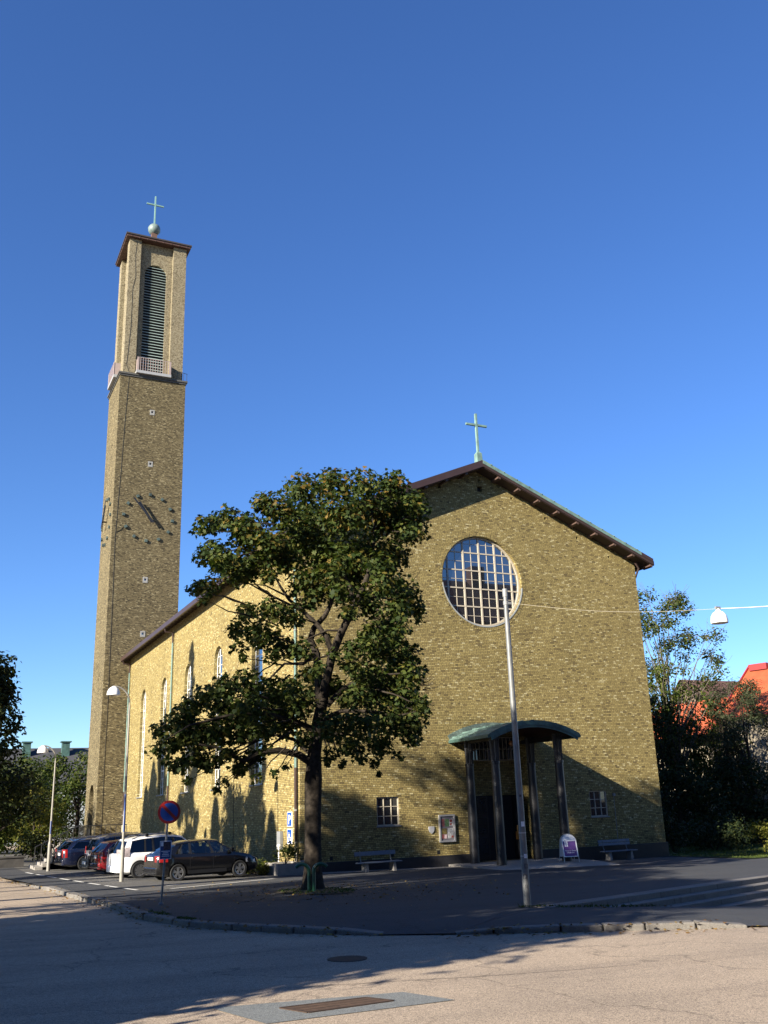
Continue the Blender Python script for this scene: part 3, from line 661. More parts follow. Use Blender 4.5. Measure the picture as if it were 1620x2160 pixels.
m.add([(TX0, TY1, -1.5), (TX1, TY1, -1.5), (TX1, TY1, 39.7), (TX0, TY1, 39.7)], [(0, 1, 2, 3)])
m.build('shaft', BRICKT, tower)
for x, z in slits:
    m = M(); ring(m, rect(x-.21, z-.26, x+.21, z+.24), rect(x-.09, z-.08, x+.10, z+.12), TF, -0.03, 0.16); so = m.build('slit_window', plain('pale_stone', (0.36, 0.36, 0.34), .7, .12), tower)
    m = M(); bar(m, x-.17, z-.2, x+.17, z+.2, TF, 0.162, 0.2); m.build('pane', WGLASS, so)
m = M(); m.box(TX0-.08, TY0-.08, 39.70, TX1+.08, TY1+.08, 39.86); m.box(TX0-.16, TY0-.16, 39.861, TX1+.16, TY1+.16, 40.02); m.build('cornice', plain('dark_cornice', (0.10, 0.10, 0.09), .7, .3), tower)
# belfry
BX0, BX1, BY0, BY1, BT = 12.93, 18.36, 80.36, 85.6, 54.2
RX0, RX1 = 14.02, 17.12; RY0, RY1 = 81.45, 84.5
m = M()
BF = lambda u, v, d: (u, BY0+d, v)
BL = lambda u, v, d: (BX0+d, u, v)
for mp, a0, r0, r1, a1 in ((BF, BX0, RX0, RX1, BX1), (BL, BY0, RY0, RY1, BY1)):
    m.add([mp(a0, 40, 0), mp(r0, 40, 0), mp(r0, BT, 0), mp(a0, BT, 0)], [(0, 1, 2, 3)])
    m.add([mp(r1, 40, 0), mp(a1, 40, 0), mp(a1, BT, 0), mp(r1, BT, 0)], [(0, 1, 2, 3)])
    m.add([mp(r0, 40, 0), mp(r0, 40, .42), mp(r0, BT, .42), mp(r0, BT, 0)], [(0, 1, 2, 3)])
    m.add([mp(r1, 40, 0), mp(r1, 40, .42), mp(r1, BT, .42), mp(r1, BT, 0)], [(0, 1, 2, 3)])
    c = (r0+r1)/2
    mp2 = lambda u, v, d, mp=mp: mp(u, v, .42+d)
    wall(m, rect(r0, 40, r1, BT), [(arch(c, 1.03, 40.6, 52.05), 0.35)], mp2)
m.add([(BX1, BY0, 40), (BX1, BY1, 40), (BX1, BY1, BT), (BX1, BY0, BT)], [(0, 1, 2, 3)])
m.add([(BX0, BY1, 40), (BX1, BY1, 40), (BX1, BY1, BT), (BX0, BY1, BT)], [(0, 1, 2, 3)])
m.build('belfry', BRICKB, tower)
for mp, c in ((BF, (RX0+RX1)/2), (BL, (RY0+RY1)/2)):
    z = 41.0; lo = M(); lo.prism(arch(c, 1.03, 40.6, 52.05), mp, .76, .80); lo = lo.build('louvre', DARK, tower)
    while z < 51.95:
        hh = 1.02 if z < 51.02 else math.sqrt(max(.02, 1.02**2-(z-51.02)**2))
        vs = [mp(c+s*hh, z+dz, d) for s in (-1, 1) for dz, d in ((0, .46), (.03, .46), (.20, .70), (.17, .70))]
        m = M(); m.add(vs, [(0, 1, 2, 3), (7, 6, 5, 4), (0, 4, 5, 1), (1, 5, 6, 2), (2, 6, 7, 3), (3, 7, 4, 0)]); m.build('louvre_slat', plain('louvre_copper', (0.42, 0.52, 0.48), .5, .2), lo); z += 0.29
# roof of the tower
m = M(); m.box(BX0-.42, BY0-.42, 54.42, BX1+.42, BY1+.42, 54.56)
cx, cy = (BX0+BX1)/2, (BY0+BY1)/2
m.add([(BX0-.40, BY0-.40, 54.561), (BX1+.40, BY0-.40, 54.561), (BX1+.40, BY1+.40, 54.561), (BX0-.40, BY1+.40, 54.561), (cx, cy, 56.2)], [(0, 1, 4), (1, 2, 4), (2, 3, 4), (3, 0, 4)])
rf = m.build('tower_roof', plain('tower_roof_copper', (0.07, 0.058, 0.05), .5, .2), tower)
m = M(); m.box(BX0-.34, BY0-.34, 54.22, BX1+.34, BY1+.34, 54.418)
m.build('soffit', plain('red_brown_boards', (0.10, 0.05, 0.036), .7, .2), rf)
for k in range(8):
    m = M(); t = (k+.5)/8; x = BX0-.3+(BX1-BX0+.6)*t; m.box(x-.05, BY0-.38, 54.19, x+.05, BY0+.0, 54.30); m.build('roof_rafter', RAFTER, rf); m = M(); y = BY0-.3+(BY1-BY0+.6)*t; m.box(BX0-.38, y-.05, 54.19, BX0+.0, y+.05, 54.30); m.build('roof_rafter', RAFTER, rf)
m = M(); m.box(cx-.26, cy-.26, 55.9, cx+.26, cy+.26, 56.95); ob = m.build('orb_pedestal', plain('pedestal_copper', (0.16, 0.09, 0.06), .6, .2), tower)
m = M(); m.lathe([(0.02, -.62)]+[(.62*math.sin(math.pi*i/12), -.62*math.cos(math.pi*i/12)) for i in range(1, 12)]+[(0.02, .62)], (cx, cy, 57.42), 16, flute=0.03); m.build('orb', plain('grey_copper', (0.20, 0.27, 0.25), .5, .25), ob, smooth=True)
m = M(); m.box(cx-.07, cy-.07, 57.9, cx+.07, cy+.07, 61.3); m.box(cx-.85, cy-.065, 60.22, cx+.85, cy+.065, 60.36); m.build('cross', plain('cross_copper', (0.22, 0.40, 0.36), .6, .2), tower, bevel=.01)
# balconies
for mp, c in ((lambda u, v, d: (u, TY0+d, v), 15.6), (lambda u, v, d: (TX0+d, u, v), 83.0)):
    m = M(); m.prism(rect(c-1.58, 40.03, c+1.58, 40.3), mp, -0.40, 0.25); ba = m.build('balcony', plain('zinc_edge', (0.42, 0.43, 0.43), .5, .1), tower)
    m = M()
    for k in range(14):
        u = c-1.46+2.92*k/13; w = .09 if k in (0, 13) else .028; m.prism(rect(u-w, 40.301, u+w, 41.55), mp, -.38, -.36)
    m.prism(rect(c-1.55, 41.551, c+1.55, 41.6), mp, -.385, -.35)
    for s in (-1, 1):
        m.prism(rect(c+s*1.5-.02, 40.301, c+s*1.5+.02, 41.5), mp, -.355, .2)
    m.build('railing', plain('pale_pink_steel', (0.44, 0.35, 0.32), .5, .08), ba)
m = M(); m.tube([(17.3, TY0-.1, 41.0), (18.75, TY0-.1, 40.75)], .025, 6)
for k in range(5): m.tube([(17.5+.3*k, TY0-.1, 40.02), (17.5+.3*k, TY0-.1, 40.95-.05*k)], .02, 6)
m.build('ledge_railing', BLACKM, tower)
# clock faces
for fi, (mp, c, zc) in enumerate(((TF, 15.71, 26.45), (TL, 83.1, 26.6))):
    for k in range(12):
        a = math.pi/6*k+0.05; u, v = c+2.12*math.sin(a), zc+2.12*math.cos(a); w = .125
        q = [(u+w*(dx*math.cos(a)+dy*math.sin(a)), v+w*(-dx*math.sin(a)+dy*math.cos(a))) for dx, dy in ((-1, -1), (1, -1), (1, 1), (-1, 1))]
        m = M(); m.prism(q, mp, -0.14, 0.0); m.build('hour_marker', plain('marker_copper', (0.075, 0.11, 0.098), .5, .6, 1.5), tower, bevel=.012)
    for nm, ang, l0, l1, w, d in (('minute_hand', -.70, -.62, 2.1, .085, -.42), ('hour_hand', -.58, -.55, 1.55, .12, -.34)):
        s, co = math.sin(ang), math.cos(ang)
        q = [(c+t*s+x*co, zc+t*co-x*s) for t, x in ((l0, -w), (l0, w), (l1, w*.8), (l1, -w*.8))]
        m = M(); m.prism(q, mp, d, d+.04); m.build(nm, BLACKM, tower)
    m = M(); m.prism(circ(c, zc, .07, 10), mp, -.40, 0.0); m.build('clock_spindle', BLACKM, tower)
m = M(); pts = [(13.46, 39.6), (13.3, 35.2), (13.2, 31), (13.1, 28.46), (13.02, 26), (12.98, 24.58), (13.05, 20), (13.1, 13.61), (13.12, 9), (13.1, 6.02), (13.14, 2.39), (13.16, -0.9)]
m.tube([(x+.012*math.sin(i*5), TY0-.014, z) for i, (x, z) in enumerate(pts)], .014, 5)
m.tube([(13.02, TY0-.03, 24.9), (13.35, TY0-.03, 25.1), (13.7, TY0-.03, 25.5)], .02, 5)
m.tube([(x, BY0-.014, z) for x, z in [(13.6, 54), (13.5, 52.5), (13.62, 50), (13.4, 49), (13.42, 45), (13.3, 42.5), (13.2, 41), (13.5, 40.1)]], .014, 5)
for i in range(22):
    z = 1+i*1.55; m.tube([(13.08, TY0-.03, z), (12.8, TY0-.03, z+.18)], .012, 4)
m.build('lightning_cable', BLACKM, tower)

# ------------------------------------------------------------------ foliage
MAPLE_LEAF = [(0, 0), (.22, .12), (.50, .06), (.38, .36), (.46, .62), (.2, .60), (0, 1.0), (-.2, .60), (-.46, .62), (-.38, .36), (-.50, .06), (-.22, .12)]
OVAL_LEAF = [(0, 0), (.26, .3), (.22, .7), (0, 1.0), (-.22, .7), (-.26, .3)]
NEEDLE = [(0, 0), (.09, .3), (0, 1.0), (-.09, .3)]
def leaf_mesh(name, mat, pos, nrm, size, shape, parent=None, org=None, seed=1, flat=False):
    rg = np.random.default_rng(seed); N = len(pos); k = len(shape)
    sh = np.array(shape, float); sh[:, 1] -= .3
    nrm = nrm/np.maximum(1e-6, np.linalg.norm(nrm, axis=1, keepdims=True))
    t = rg.normal(size=(N, 3)); t[:, 2] -= 0.6
    t -= nrm*np.sum(t*nrm, axis=1, keepdims=True); t /= np.maximum(1e-6, np.linalg.norm(t, axis=1, keepdims=True))
    b = np.cross(nrm, t); sz = size*rg.uniform(.65, 1.25, size=(N, 1, 1))
    fold = (np.abs(sh[:, 0])**1.3*rg.uniform(-.5, .6, size=(N, 1)))[:, :, None]
    P = pos[:, None, :]+sz*(sh[None, :, 0:1]*b[:, None, :]+sh[None, :, 1:2]*t[:, None, :]+fold*nrm[:, None, :])
    o0 = ORG[parent] if parent is not None else Vector(org)
    P = (P-np.array(o0)[None, None, :]).reshape(-1, 3)
    me = bpy.data.meshes.new(name); me.vertices.add(N*k); me.vertices.foreach_set('co', P.ravel().astype(np.float32))
    me.loops.add(N*k); me.loops.foreach_set('vertex_index', np.arange(N*k, dtype=np.int32))
    me.polygons.add(N); me.polygons.foreach_set('loop_start', np.arange(0, N*k, k, dtype=np.int32))
    try: me.polygons.foreach_set('loop_total', np.full(N, k, dtype=np.int32))
    except Exception: pass
    me.update(calc_edges=True); me.validate()
    me.materials.append(mat)
    o = bpy.data.objects.new(name, me); COL.objects.link(o)
    if parent is not None: o.parent = parent
    else: o.location = o0
    ORG[o] = o0; return o
def blob_leaves(blobs, dens, seed, sq=0.8, up=0.55, shell=0.42):
    rg = np.random.default_rng(seed); P = []; Nn = []
    for (x, y, z, r) in blobs:
        n = max(6, int(dens*r**2.2)) if dens < 500 else max(26, int(dens*r**2.2)); d = rg.normal(size=(n, 3)); d /= np.linalg.norm(d, axis=1, keepdims=True)
        rad = r*rg.uniform(0, 1, size=(n, 1))**shell*rg.uniform(.8, 1.15, size=(n, 1))
        p = d*rad*np.array([1, 1, sq])+np.array([x, y, z]); P.append(p)
        Nn.append(d*.55+np.array([0, 0, up])+rg.normal(size=(n, 3))*.45)
    return np.concatenate(P), np.concatenate(Nn)
def limb(m, a, b, r0, r1, n=7, sag=0.0, jit=0.12, k=6, rg=rnd):
    a = Vector(a); b = Vector(b); L = (b-a).length; pts = []
    for i in range(k+1):
        t = i/k; p = a.lerp(b, t); w = math.sin(math.pi*t)
        pts.append(p+V(rg.uniform(-1, 1), rg.uniform(-1, 1), rg.uniform(-1, 1))*jit*L*.25*w+V(0, 0, -sag*L*w))
    m.tube(pts, [r0+(r1-r0)*i/k for i in range(k+1)], n); return pts

def tree(name, label, base, height, crown, n_blobs, blob_r, leaf, dens, size, trunk_r, mat_bark=None, seed=1, shape=OVAL_LEAF, group=None, prof=None, cb=0.3, sq=0.8, lean=(0, 0), twigs=0):
    """ crown = crown radius; prof(t) = relative crown radius at relative crown height t """
    rg = random.Random(seed); prof = prof or (lambda t: math.sqrt(max(0.0, 1-(2*t-.9)**2*.85)))
    base = Vector(base); root = thing(name, label, 'tree', base, group=group)
    m = M(); top = base+V(lean[0], lean[1], height*.86)
    k = 8; tp = [base.lerp(top, i/k)+V(rg.uniform(-1, 1), rg.uniform(-1, 1), 0)*trunk_r*.5*(0 if i == 0 else 1)-V(0, 0, .15 if i == 0 else 0) for i in range(k+1)]
    m.tube(tp, [trunk_r*(1.25 if i == 0 else 1)*(1-.88*i/k) for i in range(k+1)], 9)
    blobs = []
    for i in range(n_blobs):
        t = (i+rg.random())/n_blobs; h = height*(cb+(1-cb)*t); R = crown*prof(t)
        a = rg.uniform(0, 2*math.pi); rr = R*math.sqrt(rg.uniform(.05, 1)); ax = base+V(lean[0], lean[1], 0)*(h/height)
        r = blob_r*rg.uniform(.7, 1.25)*min(1, .45+R/crown)
        p = V(ax.x+math.cos(a)*rr, ax.y+math.sin(a)*rr, base.z+h-r*.4); blobs.append((p.x, p.y, p.z, r))
        if i % 2 == 0:
            f = max(0.12, (h/height)*.62); s = tp[min(k, int(f*k))]; limb(m, s, p, trunk_r*.38*(1-.6*t), trunk_r*.06, 5, sag=-.05, rg=rg)
    for i in range(twigs):
        b = rg.choice(blobs); p = V(*b[:3]); d = V(rg.uniform(-1, 1), rg.uniform(-1, 1), rg.uniform(.1, 1.3)).normalized()
        limb(m, p-d*b[3]*.4, p+d*b[3]*rg.uniform(1.0, 1.9), trunk_r*.06, .008, 4, rg=rg, k=4)
    m.build('trunk', mat_bark or BARK, root, smooth=True)
    P, Nn = blob_leaves(blobs, dens, seed, sq)
    leaf_mesh('crown', leaf, P, Nn, size, shape, root, seed=seed)
    return root

# the maple in front of the church
MD = 30.6
mb = V(10.99, 28.56, ground(10.99, 28.56))
maple = thing('maple_tree', 'big broad maple with green and orange leaves before the church corner', 'tree', mb)
MB = """700 1020 45;640 1030 42;760 1022 45;825 1028 40;590 1075 48;866 1062 38;650 1085 60;730 1080 60;800 1090 58;862 1108 42;556 1060 26;
440 1105 30;480 1098 34;520 1110 42;418 1118 18;432 1170 26;451 1160 28;416 1240 24;445 1235 28;470 1178 42;498 1206 44;530 1188 40;523 1132 42;559 1150 42;430 1265 18;
595 1165 46;630 1130 50;684 1160 56;720 1182 46;774 1160 56;822 1172 44;860 1121 36;884 1128 20;890 1076 22;
640 1216 36;668 1244 36;700 1215 36;745 1215 40;
810 1229 42;852 1255 40;876 1288 24;838 1286 38;778 1280 32;822 1318 26;885 1308 14;805 1195 40;
520 1290 26;574 1288 34;612 1300 34;498 1330 26;550 1334 40;502 1366 22;592 1362 34;631 1368 30;570 1385 22;515 1388 10;
774 1354 34;810 1370 38;740 1370 26;858 1380 36;774 1418 42;828 1418 42;872 1424 32;802 1461 46;850 1468 42;888 1488 26;756 1468 36;715 1440 22;
469 1450 32;434 1464 28;523 1440 36;566 1454 38;612 1454 34;409 1486 30;470 1490 40;523 1490 44;580 1490 44;630 1495 36;380 1518 36;
335 1540 24;328 1582 22;365 1560 36;405 1545 42;450 1540 44;500 1532 44;550 1532 40;598 1530 36;420 1598 30;378 1618 24;396 1648 12;352 1606 20;
470 1648 16;456 1668 10;505 1625 24;540 1640 14;577 1632 14;532 1598 26;470 1592 24;605 1615 12;440 1612 24;495 1590 20;560 1580 18;
700 1530 42;756 1522 44;818 1520 44;866 1520 38;896 1502 18;868 1558 26;800 1568 32;742 1574 32;700 1588 22;842 1594 16;790 1610 14;800 1632 8;768 1600 16;722 1612 12;692 1604 14;640 1560 24;
706 1380 20;675 1405 18;640 1425 18;760 1255 30;735 1290 24;715 1250 30;695 1180 40;790 1325 30;650 1270 26;620 1245 22;660 1420 26;700 1450 26;735 1400 24;650 1470 30;605 1180 34;570 1210 26;690 1345 18;830 1340 30;850 1330 22;730 1475 26"""
rg = random.Random(11); blobs = []
for it in MB.replace('\n', '').split(';'):
    u, v, r = [float(q) for q in it.split()]
    c = at(u, v, MD); lat = (u-675)/62.0; vv = (v-1330)/62.0
    R2_ = max(0.4, 5.2**2-lat**2-vv**2*.8); D = .72*math.sqrt(R2_)
    nl = 2 if r > 22 else 1
    for q in range(nl):
        off = rg.uniform(-.95, .2)*D if q == 0 else rg.uniform(.2, 1.0)*D
        k = pxm(u, v, MD+off); p = at(u+rg.uniform(-.15, .15)*r, v+rg.uniform(-.12, .12)*r, MD+off)
        blobs.append((p.x, p.y, p.z, r*k*1.0))
m = M()
def P3(u, v, off=0.0): return at(u, v, MD+off)
base_pts = [mb+V(0, 0, -.2), mb+V(0, 0, .25)]+[P3(660, v) for v in (1830, 1760, 1700)]+[P3(661, 1645), P3(663, 1590), P3(670, 1530), P3(682, 1470)]
m.tube(base_pts, [.46, .33, .27, .255, .26, .275, .215, .20, .18], 12)
st = [P3(682, 1470), P3(692, 1420, -.2), P3(702, 1378, -.3), P3(722, 1330, -.4), P3(745, 1285, -.5), P3(770, 1232, -.5), P3(785, 1180, -.3), P3(790, 1120), P3(780, 1060)]
m.tube(st, [.17, .145, .135, .125, .11, .09, .07, .045, .02], 9)
sl2 = [P3(676, 1500), P3(672, 1440, .4), P3(668, 1380, .6), P3(655, 1350, .7), P3(662, 1325, .7), P3(685, 1300, .6), P3(700, 1270, .5), P3(705, 1200, .3), P3(690, 1120)]
m.tube(sl2, [.15, .135, .125, .115, .10, .085, .07, .05, .02], 9)
def br(pts, r0, r1, off=0.0):
    q = [P3(u, v, off*i/len(pts)) for i, (u, v) in enumerate(pts)]; m.tube(q, [r0+(r1-r0)*i/(len(q)-1) for i in range(len(q))], 7)
br([(658, 1610), (630, 1592), (590, 1583), (548, 1588), (515, 1606), (485, 1590), (462, 1578), (420, 1570)], .13, .03, -1.0)
br([(690, 1488), (715, 1460), (745, 1440), (790, 1425), (850, 1420)], .10, .02, -.8)
br([(700, 1375), (690, 1345), (670, 1318), (640, 1290), (610, 1265), (592, 1238), (575, 1205), (560, 1160)], .10, .02, -.4)
br([(640, 1290), (600, 1270), (560, 1250), (520, 1228), (490, 1225)], .05, .012, -.4)
br([(600, 1255), (560, 1235), (510, 1230)], .035, .01, -.4)
br([(664, 1380), (640, 1400), (600, 1400), (560, 1440), (520, 1470)], .07, .015, .8)
br([(664, 1540), (620, 1520), (560, 1505), (480, 1510), (400, 1530), (350, 1560)], .10, .015, -1.6)
br([(665, 1600), (620, 1560), (560, 1545), (500, 1560), (450, 1545)], .07, .015, 1.4)
br([(676, 1520), (720, 1500), (780, 1500), (840, 1510), (880, 1500)], .09, .012, -1.6)
br([(672, 1560), (720, 1545), (770, 1560), (800, 1590)], .06, .012, 1.2)
br([(745, 1285), (740, 1240), (720, 1200), (700, 1150), (660, 1090)], .08, .015, -.8)
br([(770, 1232), (810, 1200), (840, 1150), (860, 1090)], .07, .012, .8)
br([(722, 1330), (690, 1330), (655, 1345), (625, 1360), (590, 1385)], .045, .01, -.7)
br([(760, 1260), (800, 1260), (850, 1270), (880, 1290)], .05, .01, -.8)
br([(702, 1378), (670, 1390), (650, 1395), (655, 1415)], .035, .01, -.9)
for bl in rg.sample(blobs, 170):
    c = V(*bl[:3]); near = min(st+sl2, key=lambda q: (q-c).length)
    s = near.lerp(c, .55); limb(m, s, c, .03, .008, 5, rg=rg)
for i in range(30):   # bare twigs poking out on the right
    u, v = rg.choice([(900, 1440), (895, 1430), (870, 1210), (880, 1225), (905, 1450), (840, 1195)]); a = P3(u-14, v+6); b = P3(u+rg.uniform(-5, 26), v+rg.uniform(-30, 22)); limb(m, a, b, .008, .003, 4, rg=rg, k=3)
m.build('trunk', BARK, maple, smooth=True)
P, Nn = blob_leaves(blobs, 600, 5, .85)
leaf_mesh('crown', MAPLE, P, Nn, .152, MAPLE_LEAF, maple, seed=3)
# tree pit
m = M(); pit = [(mb.x+1.15*math.cos(a)*(1+.12*math.sin(3*a)), mb.y-.3+1.5*math.sin(a)*(1+.1*math.cos(4*a))) for a in [2*math.pi*i/28 for i in range(28)]]
m.add([(x, y, ground(x, y)+.02) for x, y in pit]+[(mb.x, mb.y-.3, ground(mb.x, mb.y)+.08)], [(i, (i+1) % 28, 28) for i in range(28)])
tag(m.build('tree_pit_soil', SOIL, org=mb), kind='structure')
rgn = np.random.default_rng(4); n = 420; a = rgn.uniform(0, 2*np.pi, n); r = np.sqrt(rgn.uniform(.06, 1, n)); gx = mb.x+1.1*r*np.cos(a); gy = mb.y-.3+1.45*r*np.sin(a)
pp = np.stack([gx, gy, np.array([ground(x, y) for x, y in zip(gx, gy)])+.05], 1); nn = rgn.normal(size=(n, 3)); nn[:, 2] *= .2
tag(leaf_mesh('pit_grass', GRASS, pp, nn, .13, NEEDLE, org=mb, seed=9), 'sparse grass round the foot of the maple', 'grass', kind='stuff')
tg = thing('tree_guard', 'green bent pipe tree guard at the foot of the maple trunk', 'tree guard', (mb.x+.1, mb.y-.75, mb.z))
gdir = V(.90, -.43, 0).normalized()
for s in (-1, 1):
    c = V(mb.x, mb.y, mb.z)+V(-.33, -.75, 0); p = [c+gdir*s*.07]
    pts = [p[0]+V(0, 0, -.1), p[0]+V(0, 0, .55)]+[c+gdir*s*(.07+.21-.21*math.cos(t))+V(0, 0, .62+.2*math.sin(t)) for t in [math.pi*j/8*0.82 for j in range(0, 9)]]
    m = M(); m.tube(pts, .055, 9); m.build('bent_pipe', GREENP, tg, smooth=True)

# trees along the far side of the street, out of frame to the left; their shadows fall on the side wall
def spire(t): return (1-t)**.62*(.55+.45*math.sin(min(1, t*6)*math.pi/2)) if t < 1 else .02
XT_ = -8.0
DY, DZ = (XL-XT_)/SX, (XL-XT_)*SZ/SX
poplars = [(66.7, 9.6, 1.7, 'tall, shading the second church window from the tower'), (69.4, 5.2, 2.0, 'low, shading the wall beside the second window'), (71.6, 3.6, 1.6, 'lowest, farthest along towards the tower'), (59.3, 12.0, 2.7, 'tallest, shading the middle church window'), (53.1, 2.4, .45, 'thin and short, between two window bays'), (46.0, 10.8, 1.55, 'tall, shading the window nearest the maple'), (43.6, 1.6, .42, 'short and thin, nearest the parking signs')]
for i, (yw, zw, r, txt) in enumerate(poplars):
    by = yw-DY; h = zw+DZ-ground(XT_, by); start = DZ-1.3-ground(XT_, by)
    tree('columnar_tree', 'columnar tree across the street, '+txt, (XT_, by, ground(XT_, by)), h, r, 90, .66, DKGREEN, 520, .28, .2, seed=40+i, prof=spire, cb=start/h, group='columnar trees across the street')
big = [(-11.5, 10.9, 15.0, 4.4, 120, .06, 'nearest the drain grate'), (-11, 15.4, 16.0, 4.4, 110, .08, 'second from the road bend'), (-12.5, 20.2, 18.5, 4.2, 96, .12, 'third from the road bend'), (-7.5, 16.4, 11.5, 3.6, 56, .12, 'leaning over the kerb side'), (-11, 24.4, 22.5, 2.9, 70, .6, 'tallest, with a high crown'), (-9.5, 28.9, 15.0, .9, 30, .72, 'slender, last before the columnar trees'),
    (-6.3, 9.9, 7.2, 2.1, 70, .02, 'low and bushy, lowest of the row, added to fill in road shade'), (-6.6, 13.4, 7.6, 2.2, 70, .02, 'bushy to the ground, added to close gaps in the road shade'), (-6.4, 17.2, 8.0, 2.2, 70, .02, 'bushy and rounded, added to thicken the road shade')]  # these low bushy ones are unseen, added to make the road shade solid
for i, (x, y, h, r, nbl, cb_, txt) in enumerate(big):
    tree('street_tree', 'leafy street tree across the road, '+txt, (x, y, ground(x, y)), h, r, nbl, 1.5 if r > 2 else .8, DKGREEN, (95 if h < 16.1 else 30) if r > 2 else 150, .34, .42, seed=70+i, cb=cb_, group='broad trees across the road')
# fallen leaves and weeds along the kerb and steps
pts = []
allk = [(Vector(a), Vector(b)) for a, b in list(zip(KL[1:-1], KL[2:]))+list(zip(KR[:-1], KR[1:]))]+[(Vector(along(0, .7)), Vector(along(5, .8)))]
for i in range(900):
    a, b = rnd.choice(allk); q = a.lerp(b, rnd.random())+Vector((rnd.gauss(0, .22), rnd.gauss(-.12, .22))); z = max(road_h(*q), road_h(*q))+.012
    q2 = q; pts.append((q2.x, q2.y, max(z, (ground(*q2)-drop(*q2)-dip(*q2)+.012) if rnd.random() < .4 else z)))
for i in range(700):
    x, y = mb.x+rnd.gauss(0, 3.2), mb.y+rnd.gauss(0, 3.0); pts.append((x, y, ground(x, y)-dip(x, y)+.016))
pts = np.array(pts); nn = np.random.default_rng(2).normal(size=(len(pts), 3))*.25; nn[:, 2] = 1
tag(leaf_mesh('fallen_leaves', leaf_mat('dry_leaves', [(0, (.16, .08, .025)), (.6, (.30, .17, .05)), (1, (.40, .30, .08))], .1), pts, nn, .075, MAPLE_LEAF, org=(mb.x, mb.y, mb.z), seed=77), 'fallen dry leaves scattered along the kerb and under the maple', 'leaves', kind='stuff')
pts = []
for i in range(420):
    a, b = rnd.choice([(Vector((5.3, 21.9)), Vector((5.5, 21.2))), (Vector(along(.2, .5)), Vector(along(2.4, .55))), (Vector(along(2.2, .75)), Vector(along(4.2, .8))), (Vector((12.2, 19.1)), Vector((12.9, 18.8))), (Vector((5.2, 24)), Vector((5.3, 23)))]); t = rnd.random(); q = a.lerp(b, t)+Vector((rnd.gauss(0, .06), rnd.gauss(0, .06))); pts.append((q.x, q.y, ground(*q)-drop(*q)+.03+(0 if q.x > 8 else .0)))
pts = np.array(pts); nn = np.random.default_rng(3).normal(size=(len(pts), 3)); nn[:, 2] *= .2
tag(leaf_mesh('weeds', GRASS, pts, nn, .11, NEEDLE, org=(12.5, 18.7, -.6), seed=78), 'small weeds growing at the kerb and the first stone step', 'weeds', kind='stuff')
